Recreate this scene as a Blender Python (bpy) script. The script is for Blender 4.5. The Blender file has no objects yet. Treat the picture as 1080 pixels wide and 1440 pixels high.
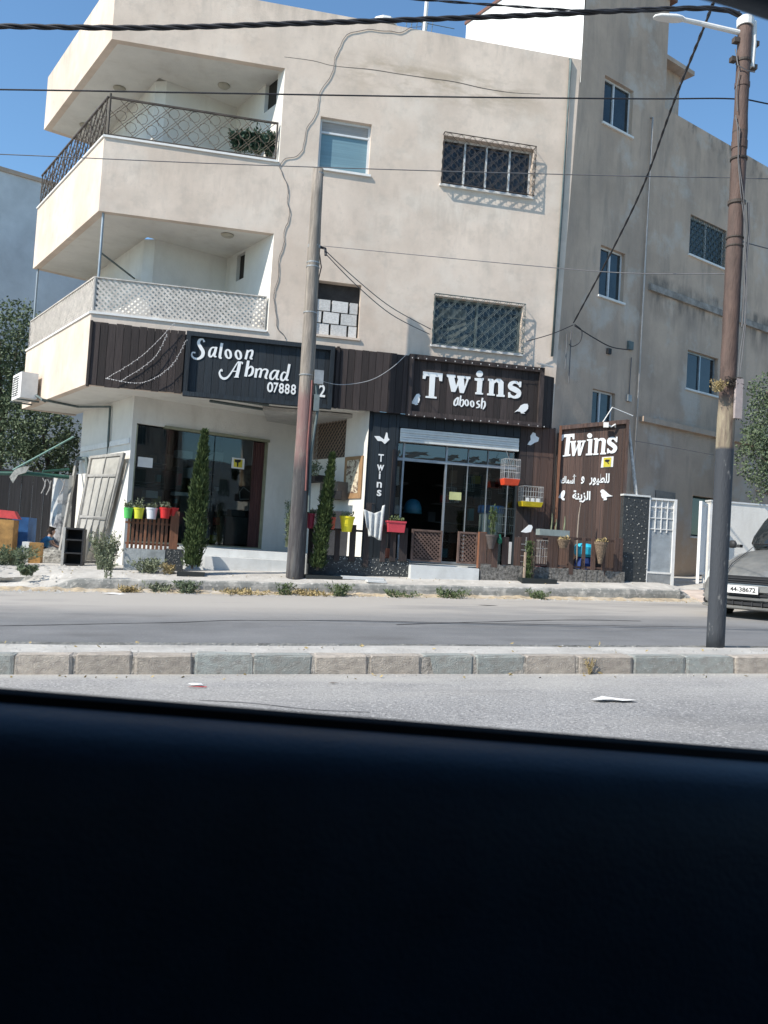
import bpy, bmesh, math, random
from mathutils import Vector, Matrix, noise
random.seed(7)
R = math.radians
sc = bpy.context.scene

# ------------------------------------------------------------------ camera
FPX, CX, CY = 1200.0, 540.0, 720.0
EYE = Vector((0, 0, 1.08))
yaw, roll, pitch = R(11.3), R(3.5), math.atan(50/1200)
FW = Vector((math.sin(yaw)*math.cos(pitch), math.cos(yaw)*math.cos(pitch), math.sin(pitch)))
_r = Vector((math.cos(yaw), -math.sin(yaw), 0)); _u = _r.cross(FW)
RT = _r*math.cos(roll) + _u*math.sin(roll)
UP = -_r*math.sin(roll) + _u*math.cos(roll)
cd = bpy.data.cameras.new('camera'); cam = bpy.data.objects.new('camera', cd)
sc.collection.objects.link(cam); sc.camera = cam
M = Matrix((RT, UP, -FW)).transposed().to_4x4(); M.translation = EYE
cam.matrix_world = M
cd.sensor_fit = 'VERTICAL'; cd.sensor_height = 36; cd.lens = 36*FPX/1440
cd.clip_start = 0.05; cd.clip_end = 2000
cd.dof.use_dof = True; cd.dof.focus_distance = 17; cd.dof.aperture_fstop = 11

# ------------------------------------------------------------------ light
SUN = Vector((-.655, -.285, .70)).normalized()
w = bpy.data.worlds.new('World'); sc.world = w; w.use_nodes = True
nt = w.node_tree; bg = nt.nodes['Background']
sky = nt.nodes.new('ShaderNodeTexSky'); sky.sky_type = 'NISHITA'; sky.sun_disc = False
sky.sun_elevation = math.asin(SUN.z); sky.sun_rotation = math.atan2(SUN.x, SUN.y)
sky.air_density = 1.0; sky.dust_density = 0.3; sky.ozone_density = 1.4
tint = nt.nodes.new('ShaderNodeMix'); tint.data_type = 'RGBA'; tint.blend_type = 'MULTIPLY'; tint.inputs['Factor'].default_value = 1
tint.inputs['B'].default_value = (.70, .90, .98, 1); nt.links.new(sky.outputs[0], tint.inputs['A'])
nt.links.new(tint.outputs['Result'], bg.inputs[0]); bg.inputs[1].default_value = 0.15
ld = bpy.data.lights.new('sun', 'SUN'); ld.energy = 4.6; ld.angle = R(.5); ld.color = (1, .93, .83)
lo = bpy.data.objects.new('sun', ld); sc.collection.objects.link(lo)
lo.rotation_euler = (-SUN).to_track_quat('-Z', 'Y').to_euler()
sc.view_settings.view_transform = 'Standard'; sc.view_settings.look = 'None'
sc.view_settings.gamma = 1; sc.view_settings.exposure = 0.5
sc.cycles.max_bounces = 8; sc.cycles.transparent_max_bounces = 16

# ------------------------------------------------------------------ measuring: photo pixel -> point on a real plane
def ray(px, py): return FW + RT*((px-CX)/FPX) - UP*((py-CY)/FPX)
def at(px, py, Y): d = ray(px, py); return EYE + d*(Y/d.y)
def atd(px, py, dep): return EYE + ray(px, py)*dep
def onz(px, py, z): d = ray(px, py); return EYE + d*((z-EYE.z)/d.z)
class Pl:
    """upright plane: s runs along it, z is height, n goes out towards the street"""
    def __init__(s, O, S):
        s.O = Vector((O[0], O[1], 0)); s.S = Vector((S[0], S[1], 0)).normalized()
        s.N = s.S.cross(Vector((0, 0, 1)))
        s.ang = math.atan2(s.S.y, s.S.x)
    def p(s, a, z, n=0): return s.O + s.S*a + s.N*n + Vector((0, 0, z))
    def px(s, x, y, n=0):
        d = ray(x, y); O = s.O + s.N*n
        q = EYE + d*(((O-EYE).dot(s.N))/d.dot(s.N))
        return (q-s.O).dot(s.S), q.z
SL = .032
def clampx(x): return max(-60, min(60, x))
HP = [(-60, 0), (7.2, 0), (7.2001, .157), (8.05, .157), (8.0501, 0.0), (16.3, .085), (16.3001, .31), (17.2, .42), (19, .47), (80, .9)]
def zg(x, y):
    h = HP[-1][1]
    for (a, ha), (b, hb) in zip(HP, HP[1:]):
        if y <= b: h = ha + (hb-ha)*(max(y, a)-a)/(b-a); break
    return SL*(clampx(x)-1.5) + h
def gpt(px, py, Y): p = at(px, py, Y); return Vector((p.x, Y, zg(p.x, Y)))

# ------------------------------------------------------------------ mesh collector
class MB:
    def __init__(s): s.v = []; s.f = []; s.eps = 0
    def add(s, vs, fs):
        k = len(s.v); s.v += [Vector(v) for v in vs]; s.f += [tuple(i+k for i in f) for f in fs]; return s
    def quad(s, a, b, c, d): return s.add([a, b, c, d], [(0, 1, 2, 3)])
    def hexa(s, P): return s.add(P, [(0, 3, 2, 1), (4, 5, 6, 7), (0, 1, 5, 4), (1, 2, 6, 5), (2, 3, 7, 6), (3, 0, 4, 7)])
    def box(s, x0, x1, y0, y1, z0, z1):
        return s.hexa([(x0, y0, z0), (x1, y0, z0), (x1, y1, z0), (x0, y1, z0), (x0, y0, z1), (x1, y0, z1), (x1, y1, z1), (x0, y1, z1)])
    def pbox(s, pl, a0, a1, z0, z1, n0, n1):
        return s.hexa([pl.p(a0, z0, n1), pl.p(a1, z0, n1), pl.p(a1, z0, n0), pl.p(a0, z0, n0), pl.p(a0, z1, n1), pl.p(a1, z1, n1), pl.p(a1, z1, n0), pl.p(a0, z1, n0)])
    def tube(s, pts, r, n=6, cap=True):
        pts = [Vector(p) for p in pts]; m = len(pts); rs = r if isinstance(r, (list, tuple)) else [r]*m
        vs = []; fs = []; up = None
        for i, p in enumerate(pts):
            t = (pts[min(i+1, m-1)]-pts[max(i-1, 0)])
            t = t.normalized() if t.length > 1e-9 else Vector((0, 0, 1))
            if up is None: up = Vector((0, 0, 1)) if abs(t.z) < .9 else Vector((1, 0, 0))
            a = t.cross(up); 
            if a.length < 1e-6: a = t.orthogonal()
            a.normalize(); b = t.cross(a); up = -b if False else up
            for k in range(n):
                th = 2*math.pi*k/n; vs.append(p+(a*math.cos(th)+b*math.sin(th))*rs[i])
        for i in range(m-1):
            for k in range(n): fs.append((i*n+k, i*n+(k+1) % n, (i+1)*n+(k+1) % n, (i+1)*n+k))
        if cap: fs.append(tuple(range(n))[::-1]); fs.append(tuple((m-1)*n+k for k in range(n)))
        return s.add(vs, fs)
    def lathe(s, c, prof, n=16, sx=1, sy=1):
        c = Vector(c); vs = []; fs = []; m = len(prof)
        for r, z in prof:
            for k in range(n):
                t = 2*math.pi*k/n; vs.append(c+Vector((r*math.cos(t)*sx, r*math.sin(t)*sy, z)))
        for i in range(m-1):
            for k in range(n): fs.append((i*n+k, i*n+(k+1) % n, (i+1)*n+(k+1) % n, (i+1)*n+k))
        fs.append(tuple(range(n))[::-1]); fs.append(tuple((m-1)*n+k for k in range(n)))
        return s.add(vs, fs)
    def poly(s, pl, pts, n0, n1):
        """pts: list of (a,z); extruded outline"""
        ar = sum(pts[i][0]*pts[(i+1) % len(pts)][1]-pts[(i+1) % len(pts)][0]*pts[i][1] for i in range(len(pts)))
        if ar < 0: pts = pts[::-1]
        m = len(pts); e = s.eps; s.eps += .0006
        vs = [pl.p(a, z, n1+e) for a, z in pts]+[pl.p(a, z, n0) for a, z in pts]
        fs = [tuple(range(m))]+[(i, i+m, (i+1) % m+m, (i+1) % m) for i in range(m)]
        return s.add(vs, fs)
    def ribbon(s, pl, pts, ws, n0, n1):
        """calligraphic stroke through pts with half widths ws"""
        P = []; W = []
        for i in range(len(pts)-1):
            p0 = pts[max(i-1, 0)]; p1 = pts[i]; p2 = pts[i+1]; p3 = pts[min(i+2, len(pts)-1)]
            for k in range(5):
                t = k/5; q = []
                for d in (0, 1):
                    q.append(.5*((2*p1[d])+(-p0[d]+p2[d])*t+(2*p0[d]-5*p1[d]+4*p2[d]-p3[d])*t*t+(-p0[d]+3*p1[d]-3*p2[d]+p3[d])*t**3))
                P.append(q); W.append(ws[i]+(ws[i+1]-ws[i])*t)
        P.append(list(pts[-1])); W.append(ws[-1])
        e = s.eps; s.eps += .0006; L = []; Rr = []
        for i, p in enumerate(P):
            a = P[max(i-1, 0)]; b = P[min(i+1, len(P)-1)]; dx, dz = b[0]-a[0], b[1]-a[1]; l = math.hypot(dx, dz) or 1
            L.append((p[0]-dz/l*W[i], p[1]+dx/l*W[i])); Rr.append((p[0]+dz/l*W[i], p[1]-dx/l*W[i]))
        vs = [pl.p(a, z, n1+e) for a, z in L]+[pl.p(a, z, n1+e) for a, z in Rr]; m = len(P)
        vs += [pl.p(a, z, n0) for a, z in L]+[pl.p(a, z, n0) for a, z in Rr]
        fs = [(i, i+m, i+1+m, i+1) for i in range(m-1)]
        fs += [(i, i+1, i+1+2*m, i+2*m) for i in range(m-1)]+[(i+m, i+3*m, i+1+3*m, i+1+m) for i in range(m-1)]
        fs += [(0, 2*m, 3*m, m), (m-1, 2*m-1, 4*m-1, 3*m-1)]
        return s.add(vs, fs)
    def build(s, name, mt, parent=None, origin=None, smooth=False):
        if parent is not None: o0 = wloc(parent)
        elif origin is not None: o0 = Vector(origin)
        else:
            o0 = Vector((sum(v.x for v in s.v)/len(s.v), sum(v.y for v in s.v)/len(s.v), min(v.z for v in s.v)))
        me = bpy.data.meshes.new(name); me.from_pydata([v-o0 for v in s.v], [], s.f); me.update()
        if smooth: me.polygons.foreach_set('use_smooth', [True]*len(me.polygons))
        me.materials.append(mt)
        o = bpy.data.objects.new(name, me); sc.collection.objects.link(o)
        if parent is not None: o.parent = parent
        else: o.location = o0
        return o
def wloc(o):
    l = Vector(o.location)
    while o.parent: o = o.parent; l += Vector(o.location)
    return l
def tag(o, label, cat, group=None, kind=None):
    o['label'] = label; o['category'] = cat
    if group: o['group'] = group
    if kind: o['kind'] = kind
    return o
def thing(name, label, cat, loc, group=None):
    o = bpy.data.objects.new(name, None); sc.collection.objects.link(o); o.location = Vector(loc); o.empty_display_size = .2
    return tag(o, label, cat, group)
def structure(o): o['kind'] = 'structure'; return o
def children(o): return [c for c in sc.objects if c.parent == o]
def copy_tree(o, parent=None):
    c = o.copy(); sc.collection.objects.link(c); c.parent = parent
    for ch in list(o.children): copy_tree(ch, c)
    return c
CUBES = {}
def cube(mt, bev=0.0):
    k = mt.name
    if k not in CUBES:
        me = bpy.data.meshes.new('piece_'+mt.name)
        b = MB().box(-.5, .5, -.5, .5, -.5, .5); me.from_pydata(b.v, [], b.f); me.materials.append(mt); CUBES[k] = me
    return CUBES[k]
def piece(name, mt, parent, pl, a0, a1, z0, z1, n0, n1, tilt=0):
    o = bpy.data.objects.new(name, cube(mt)); sc.collection.objects.link(o); o.parent = parent
    c = pl.p((a0+a1)/2, (z0+z1)/2, (n0+n1)/2)
    o.location = c-wloc(parent); o.rotation_euler = (0, tilt, pl.ang) if not tilt else (Matrix.Rotation(pl.ang, 3, 'Z') @ Matrix.Rotation(tilt, 3, 'Y')).to_euler()
    o.scale = (abs(a1-a0), abs(n1-n0), abs(z1-z0)); return o

# ------------------------------------------------------------------ materials
def NT(m): m.use_nodes = True; return m.node_tree, m.node_tree.nodes, m.node_tree.links
def mat(name, col, rough=.8, metal=0, var=.12, scale=6, bump=.15, bscale=40, rnd=0.0, col2=None, stretch=(1, 1, 1), spec=.4, thr=None, coat=0):
    m = bpy.data.materials.new(name); t, N, L = NT(m); b = N['Principled BSDF']
    tc = N.new('ShaderNodeTexCoord'); mp = N.new('ShaderNodeMapping'); mp.inputs['Scale'].default_value = stretch
    L.new(tc.outputs['Object'], mp.inputs['Vector'])
    vec = mp.outputs[0]
    if rnd:
        oi = N.new('ShaderNodeObjectInfo'); ad = N.new('ShaderNodeVectorMath'); ad.operation = 'ADD'
        sc_ = N.new('ShaderNodeVectorMath'); sc_.operation = 'SCALE'; sc_.inputs['Scale'].default_value = 37
        cb = N.new('ShaderNodeCombineXYZ')
        for i in range(3): L.new(oi.outputs['Random'], cb.inputs[i])
        L.new(cb.outputs[0], sc_.inputs[0]); L.new(vec, ad.inputs[0]); L.new(sc_.outputs[0], ad.inputs[1]); vec = ad.outputs[0]
    n = N.new('ShaderNodeTexNoise'); n.inputs['Scale'].default_value = scale; n.inputs['Detail'].default_value = 6; n.inputs['Roughness'].default_value = .65
    L.new(vec, n.inputs['Vector'])
    cr = N.new('ShaderNodeMapRange')
    cr.inputs['From Min'].default_value = .3 if thr is None else thr[0]; cr.inputs['From Max'].default_value = .7 if thr is None else thr[1]
    L.new(n.outputs['Fac'], cr.inputs['Value'])
    mx = N.new('ShaderNodeMix'); mx.data_type = 'RGBA'
    c2 = col2 if col2 else tuple(max(0, c*(1-2*var)) for c in col)
    c1 = col if col2 else tuple(c*(1+var) for c in col)
    mx.inputs['A'].default_value = (*c2, 1); mx.inputs['B'].default_value = (*c1, 1)
    L.new(cr.outputs[0], mx.inputs['Factor']); out = mx.outputs['Result']
    if rnd:
        hv = N.new('ShaderNodeHueSaturation'); mr = N.new('ShaderNodeMapRange')
        mr.inputs['To Min'].default_value = 1-rnd; mr.inputs['To Max'].default_value = 1+rnd
        L.new(oi.outputs['Random'], mr.inputs['Value']); L.new(mr.outputs[0], hv.inputs['Value']); L.new(out, hv.inputs['Color']); out = hv.outputs[0]
    L.new(out, b.inputs['Base Color'])
    b.inputs['Roughness'].default_value = rough; b.inputs['Metallic'].default_value = metal; b.inputs['Specular IOR Level'].default_value = spec
    b.inputs['Coat Weight'].default_value = coat
    if bump:
        n2 = N.new('ShaderNodeTexNoise'); n2.inputs['Scale'].default_value = bscale; n2.inputs['Detail'].default_value = 4
        L.new(vec, n2.inputs['Vector'])
        bp = N.new('ShaderNodeBump'); bp.inputs['Strength'].default_value = bump; bp.inputs['Distance'].default_value = .02
        L.new(n2.outputs['Fac'], bp.inputs['Height']); L.new(bp.outputs[0], b.inputs['Normal'])
    return m
def layer(m, col, scale, thr, stretch=(1, 1, 1), amt=1.0, seed=0.0, zmask=None, box=()):
    """stain / dirt layer over a material's colour: noise above thr"""
    t, N, L = m.node_tree, m.node_tree.nodes, m.node_tree.links; b = N['Principled BSDF']
    src = b.inputs['Base Color'].links[0].from_socket
    tc = N.new('ShaderNodeTexCoord'); mp = N.new('ShaderNodeMapping'); mp.inputs['Scale'].default_value = stretch; mp.inputs['Location'].default_value = (seed, seed*1.7, seed*.6)
    L.new(tc.outputs['Object'], mp.inputs['Vector'])
    n = N.new('ShaderNodeTexNoise'); n.inputs['Scale'].default_value = scale; n.inputs['Detail'].default_value = 7; n.inputs['Roughness'].default_value = .62
    L.new(mp.outputs[0], n.inputs['Vector'])
    mr = N.new('ShaderNodeMapRange'); mr.inputs['From Min'].default_value = thr[0]; mr.inputs['From Max'].default_value = thr[1]; mr.inputs['To Max'].default_value = amt
    L.new(n.outputs['Fac'], mr.inputs['Value']); fac = mr.outputs[0]
    if zmask:
        sp = N.new('ShaderNodeSeparateXYZ'); L.new(tc.outputs['Object'], sp.inputs[0])
        zr = N.new('ShaderNodeMapRange'); zr.inputs['From Min'].default_value = zmask[0]; zr.inputs['From Max'].default_value = zmask[1]
        L.new(sp.outputs[zmask[2] if len(zmask) > 2 else 'Z'], zr.inputs['Value'])
        mu = N.new('ShaderNodeMath'); mu.operation = 'MULTIPLY'; L.new(fac, mu.inputs[0]); L.new(zr.outputs[0], mu.inputs[1]); fac = mu.outputs[0]
    for ax, l0, l1, h0, h1 in box:
        sp = N.new('ShaderNodeSeparateXYZ'); L.new(tc.outputs['Object'], sp.inputs[0])
        for a_, b_ in ((l0, l1), (h1, h0)):
            zr = N.new('ShaderNodeMapRange'); zr.inputs['From Min'].default_value = a_; zr.inputs['From Max'].default_value = b_
            L.new(sp.outputs[ax], zr.inputs['Value']); mu = N.new('ShaderNodeMath'); mu.operation = 'MULTIPLY'; L.new(fac, mu.inputs[0]); L.new(zr.outputs[0], mu.inputs[1]); fac = mu.outputs[0]
    mx = N.new('ShaderNodeMix'); mx.data_type = 'RGBA'; L.new(fac, mx.inputs['Factor'])
    L.new(src, mx.inputs['A']); mx.inputs['B'].default_value = (*col, 1)
    L.new(mx.outputs['Result'], b.inputs['Base Color']); return m
def glass(name, tint=(.8, .85, .85), rough=.02, refl=.35, base=.045):
    m = bpy.data.materials.new(name); t, N, L = NT(m); N.remove(N['Principled BSDF']); out = N['Material Output']
    tr = N.new('ShaderNodeBsdfTransparent'); tr.inputs[0].default_value = (*tint, 1)
    gl = N.new('ShaderNodeBsdfGlossy'); gl.inputs['Roughness'].default_value = rough
    lw = N.new('ShaderNodeLayerWeight'); lw.inputs['Blend'].default_value = .25
    mr = N.new('ShaderNodeMapRange'); mr.inputs['To Min'].default_value = base; mr.inputs['To Max'].default_value = refl
    L.new(lw.outputs['Fresnel'], mr.inputs['Value'])
    nz = N.new('ShaderNodeTexNoise'); nz.inputs['Scale'].default_value = 1.2
    bp = N.new('ShaderNodeBump'); bp.inputs['Strength'].default_value = .05; bp.inputs['Distance'].default_value = .05
    L.new(nz.outputs['Fac'], bp.inputs['Height']); L.new(bp.outputs[0], gl.inputs['Normal'])
    mx = N.new('ShaderNodeMixShader'); L.new(mr.outputs[0], mx.inputs[0]); L.new(tr.outputs[0], mx.inputs[1]); L.new(gl.outputs[0], mx.inputs[2])
    L.new(mx.outputs[0], out.inputs['Surface']); return m
def dark_glass(name, col=(.02, .03, .035), rough=.05):
    m = mat(name, col, rough=rough, var=.3, scale=2, bump=.03, bscale=2, spec=.6); return m

plaster = mat('plaster_pink', (.68, .57, .475), rough=.93, var=.08, scale=.9, bump=.16, bscale=30)
layer(plaster, (.47, .37, .29), .45, (.42, .68), amt=.5, seed=5)
layer(plaster, (.70, .64, .56), .8, (.52, .68), amt=.45, seed=41)
layer(plaster, (.44, .38, .32), 2.8, (.52, .66), amt=.35, seed=43)
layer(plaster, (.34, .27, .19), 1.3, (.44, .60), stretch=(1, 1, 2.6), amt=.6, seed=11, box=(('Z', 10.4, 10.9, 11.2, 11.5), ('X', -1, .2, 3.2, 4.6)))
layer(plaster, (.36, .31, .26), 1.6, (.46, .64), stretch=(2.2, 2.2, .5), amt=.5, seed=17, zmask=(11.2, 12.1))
layer(plaster, (.42, .35, .29), 3.5, (.5, .7), stretch=(2.0, 2.0, .4), amt=.35, seed=19, box=(('Z', 3.7, 4.2, 5.1, 5.4),))
layer(plaster, (.42, .35, .29), 3.5, (.5, .7), stretch=(2.0, 2.0, .4), amt=.3, seed=29, box=(('Z', 7.2, 7.8, 8.6, 8.7),))
layer(plaster, (.40, .36, .31), 2.2, (.55, .8), stretch=(1.6, 1.6, .5), amt=.35, seed=3)
layer(plaster, (.36, .33, .30), 14, (.6, .8), amt=.4, seed=9)
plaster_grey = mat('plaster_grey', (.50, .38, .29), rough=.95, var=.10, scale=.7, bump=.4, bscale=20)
layer(plaster_grey, (.29, .235, .195), 1.1, (.46, .72), stretch=(1.4, 1.4, .3), amt=.6, seed=2)
layer(plaster_grey, (.22, .19, .16), 1.9, (.52, .70), stretch=(1.8, 1.8, .3), amt=.45, seed=7)
layer(plaster_grey, (.50, .38, .28), 1.2, (.2, .45), amt=.8, seed=31, zmask=(3.2, 1.4))
layer(plaster_grey, (.52, .48, .43), .8, (.54, .66), amt=.6, seed=21)
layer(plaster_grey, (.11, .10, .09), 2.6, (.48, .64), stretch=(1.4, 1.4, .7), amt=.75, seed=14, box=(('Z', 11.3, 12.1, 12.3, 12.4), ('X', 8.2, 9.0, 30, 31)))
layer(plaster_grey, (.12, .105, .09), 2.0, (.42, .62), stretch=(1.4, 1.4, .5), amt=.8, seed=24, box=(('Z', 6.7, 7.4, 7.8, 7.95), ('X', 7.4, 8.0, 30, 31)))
white_plaster = mat('plaster_white', (.68, .66, .61), rough=.9, var=.05, scale=1.5, bump=.2, bscale=25)
layer(white_plaster, (.48, .44, .38), 1.5, (.52, .75), stretch=(1.5, 1.5, .4), amt=.45, seed=4)
trim_white = mat('trim_white', (.72, .71, .68), rough=.7, var=.06, bump=.1)
pave = mat('pavement_concrete', (.45, .43, .395), rough=.95, var=.12, scale=2.5, bump=.5, bscale=35)
layer(pave, (.34, .32, .29), 1.6, (.5, .68), amt=.6, seed=4); layer(pave, (.62, .60, .56), 9, (.56, .7), amt=.5, seed=8)
layer(pave, (.17, .175, .165), 3.2, (.34, .52), amt=.85, seed=18, box=(('Y', 16.1, 16.12, 16.345, 16.37),)); layer(pave, (.5, .48, .44), 11, (.55, .64), amt=.7, seed=28, box=(('Y', 16.1, 16.12, 16.345, 16.37),))
concrete = mat('concrete_kerb', (.34, .335, .32), rough=.95, var=.15, scale=5, bump=.6, bscale=30)
layer(concrete, (.15, .15, .14), 2.5, (.5, .66), amt=.7, seed=8); layer(concrete, (.5, .48, .44), 7, (.58, .7), amt=.6, seed=3)
# ------------------------------------------------------------------ more materials
frame_white = mat('frame_white', (.62, .64, .65), rough=.5, var=.05, bump=0)
frame_alu = mat('frame_aluminium', (.33, .36, .38), rough=.4, metal=.5, var=.1, bump=0)
iron_brown = mat('iron_brown', (.07, .055, .045), rough=.7, var=.3, bump=.1)
iron_grey = mat('iron_grey', (.10, .13, .13), rough=.6, var=.2, bump=.1)
black = mat('black_rubber', (.012, .012, .014), rough=.6, var=.2, bump=0)
pane_dark = dark_glass('window_glass_dark', (.014, .019, .023))
pane_blue = dark_glass('window_glass_blue', (.022, .034, .040))
blind = mat('blue_blind', (.16, .27, .32), rough=.5, var=.12, scale=1, stretch=(.2, .2, 14), bump=.2, bscale=8)
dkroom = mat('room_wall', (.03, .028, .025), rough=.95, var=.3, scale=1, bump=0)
room_floor = mat('room_floor', (.10, .095, .085), rough=.6)
block_m = mat('concrete_block', (.62, .61, .59), rough=.95, var=.12, scale=9, bump=.5, rnd=.12)
joint_and_gap_dark = mat('joint_and_gap_dark', (.055, .05, .048), rough=1, var=.2)
wood_dark = mat('wood_charcoal', (.044, .033, .031), rough=.78, var=.35, scale=7, stretch=(3, 3, .35), bump=.4, bscale=18, rnd=.4)
layer(wood_dark, (.085, .06, .055), 5, (.54, .75), stretch=(3, 3, .25), amt=.7, seed=3)
wood_navy = mat('wood_navy', (.014, .021, .028), rough=.6, var=.3, scale=6, stretch=(3, 3, .3), bump=.3, bscale=18, rnd=.25)
wood_brown = mat('wood_brown', (.095, .056, .043), rough=.7, var=.35, scale=6, stretch=(3, 3, .3), bump=.4, bscale=20, rnd=.35)
layer(wood_brown, (.05, .042, .042), 4, (.48, .66), stretch=(3, 3, .3), amt=.75, seed=6)
wood_red = mat('wood_red', (.20, .085, .045), rough=.7, var=.3, scale=7, stretch=(3, 3, .3), bump=.4, bscale=20, rnd=.3)
wood_lattice = mat('wood_lattice', (.13, .085, .07), rough=.75, var=.25, bump=.2, rnd=.1)
letter_white = mat('letter_white', (.78, .79, .78), rough=.6, var=.02, bump=0)
asphalt = mat('asphalt', (.27, .265, .26), rough=.92, var=.12, scale=.7, bump=.5, bscale=120)
layer(asphalt, (.46, .45, .43), 45, (.54, .62), amt=.9, seed=1); layer(asphalt, (.09, .09, .095), 50, (.55, .63), amt=.85, seed=4)
layer(asphalt, (.13, .13, .13), .8, (.55, .68), stretch=(.5, 1, 1), amt=.5, seed=53)
layer(asphalt, (.46, .44, .40), 1.5, (.3, .6), stretch=(.4, 1, 1), amt=.7, seed=19, zmask=(5.6, 7.1, 'Y'))
layer(asphalt, (.38, .36, .33), 1.1, (.5, .75), stretch=(.25, 1, 1), amt=.45, seed=9)
asphalt_far = mat('asphalt_far', (.17, .172, .175), rough=.9, var=.10, scale=.8, bump=.4, bscale=90)
layer(asphalt_far, (.30, .295, .28), 50, (.56, .68), amt=.6, seed=2)
layer(asphalt_far, (.12, .125, .13), 1.1, (.46, .66), stretch=(.06, 1.2, 1), amt=.45, seed=12)
layer(asphalt_far, (.10, .10, .10), .9, (.54, .66), stretch=(.5, 1, 1), amt=.55, seed=33)
layer(asphalt_far, (.42, .39, .35), .8, (.22, .5), stretch=(.3, 1, 1), amt=.75, seed=9, zmask=(11.3, 13.6, 'Y'))
dust = mat('dust_concrete', (.43, .415, .385), rough=.95, var=.12, scale=2.5, bump=.5, bscale=35)
layer(dust, (.34, .32, .29), 1.6, (.5, .68), amt=.6, seed=4); layer(dust, (.62, .60, .56), 9, (.56, .7), amt=.5, seed=8)
earth = mat('earth', (.40, .33, .24), rough=1, var=.25, scale=5, bump=.7, bscale=40)
layer(earth, (.56, .44, .27), 9, (.5, .62), amt=.6, seed=2); layer(earth, (.48, .45, .40), 2, (.5, .65), amt=.7, seed=12)
kerb_grey = mat('kerb_grey', (.31, .34, .325), rough=.95, var=.12, scale=7, bump=.6, bscale=40, rnd=.12)
kerb_tan = mat('kerb_tan', (.46, .405, .345), rough=.95, var=.12, scale=7, bump=.6, bscale=40, rnd=.12)
for k_ in (kerb_grey, kerb_tan): layer(k_, (.20, .18, .16), 5, (.46, .64), amt=.6, seed=3); layer(k_, (.36, .33, .29), 1.6, (.4, .6), amt=.3, seed=13); layer(k_, (.50, .48, .44), 16, (.58, .68), amt=.6, seed=5)
mosaic = mat('dark_mosaic', (.045, .05, .052), rough=.6, var=.3, scale=20, bump=.4)
pebble = mat('pebble_white', (.36, .36, .34), rough=.6, var=.2, bump=.1, rnd=.3)
tile_white = mat('tile_white', (.60, .61, .60), rough=.6, var=.06, scale=3, bump=.1)
layer(tile_white, (.42, .42, .40), 3, (.5, .7), amt=.5, seed=5)

# ------------------------------------------------------------------ setting: ground
def sheet(name, y0, y1, mt, dz=0, x0=-60, x1=60, nx=60, ny=1, wob=0, zs=None):
    b = MB(); 
    for j in range(ny+1):
        y = y0+(y1-y0)*j/ny
        for i in range(nx+1):
            x = x0+(x1-x0)*i/nx
            yy = min(max(y, y0+1e-4), y1-1e-4)
            z = zg(x, yy)+dz
            if wob: z += wob*noise.noise(Vector((x*.9, y*1.7, 3)))+wob*.5*noise.noise(Vector((x*4, y*5, 1)))
            b.v.append(Vector((x, y, z)))
    for j in range(ny):
        for i in range(nx):
            a = j*(nx+1)+i; b.f.append((a, a+1, a+nx+2, a+nx+1))
    return structure(b.build(name, mt, origin=(0, 0, 0)))
b = MB()
gx_ = [-400, -60, -30, 0, 30, 60, 400]; gy_ = [-400, -20, 0, 20, 60, 400]
for y in gy_:
    for x in gx_: b.v.append(Vector((x, y, SL*(clampx(x)-1.5)-.35+(.6 if y > 25 else 0))))
for j in range(5):
    for i in range(6): a = j*7+i; b.f.append((a, a+1, a+8, a+7))
structure(b.build('ground', earth, origin=(0, 0, 0)))
sheet('near_road', -8, 7.2, asphalt, 0, nx=60, ny=8)
sheet('far_road', 8.055, 16.299, asphalt_far, 0, nx=60, ny=6)
sheet('median_strip', 7.36, 8.06, dust, -.003, nx=400, ny=4, wob=.006)
b = MB(); 
for i in range(120):
    x0 = -60+i; b.quad((x0, 8.061, zg(x0, 8)-.16), (x0, 8.061, zg(x0, 8)-.004), (x0+1, 8.061, zg(x0+1, 8)-.004), (x0+1, 8.061, zg(x0+1, 8)-.16))
structure(b.build('median_back', concrete, origin=(0, 0, 0)))
# kerb of separate stones along the near side of the median
kerb = bpy.data.objects.new('kerb', None); sc.collection.objects.link(kerb); kerb.location = (0, 7.2, 0); structure(kerb)
def kerb_mesh(seed, mt):
    rr = random.Random(seed); me = bpy.data.meshes.new('kerb_stone'); bm = bmesh.new()
    bmesh.ops.create_cube(bm, size=1)
    bmesh.ops.bevel(bm, geom=[e for e in bm.edges], offset=.045, segments=1, affect='EDGES')
    for v in bm.verts: v.co += Vector((rr.uniform(-.012, .012), rr.uniform(-.03, .03), rr.uniform(-.025, .025)))
    bm.to_mesh(me); bm.free(); me.materials.append(mt); return me
KM = {0: [kerb_mesh(i, kerb_grey) for i in range(3)], 1: [kerb_mesh(i+5, kerb_tan) for i in range(3)]}
js = [Pl((0, 7.2), (1, 0)).px(x, 935)[0] for x in (20, 103, 188, 273, 356, 441, 519, 595, 668, 740, 814, 890, 965, 1033)]
cols = [1, 1, 1, 0, 0, 1, 1, 0, 0, 1, 1, 0, 0, 1]
edges = [js[0]-.52*k for k in range(30, 0, -1)]+js+[js[-1]+.52*k for k in range(1, 30)]
for i in range(len(edges)-1):
    k = i-30; c = cols[k] if 0 <= k < 14 else ((k//2) % 2)
    if k == -1: c = 0
    o = bpy.data.objects.new('kerb_stone', KM[c][i % 3]); sc.collection.objects.link(o); o.parent = kerb
    xm = (edges[i]+edges[i+1])/2; wd = edges[i+1]-edges[i]
    o.location = (xm, .085+random.uniform(-.006, .006), zg(xm, 7.5)-.15+random.uniform(-.004, .004))
    o.scale = (wd-random.uniform(.008, .03), .17, .30); o.rotation_euler = (random.uniform(-.025, .025), -math.atan(SL)+random.uniform(-.006, .006), random.uniform(-.02, .02))
b = MB()
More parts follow.
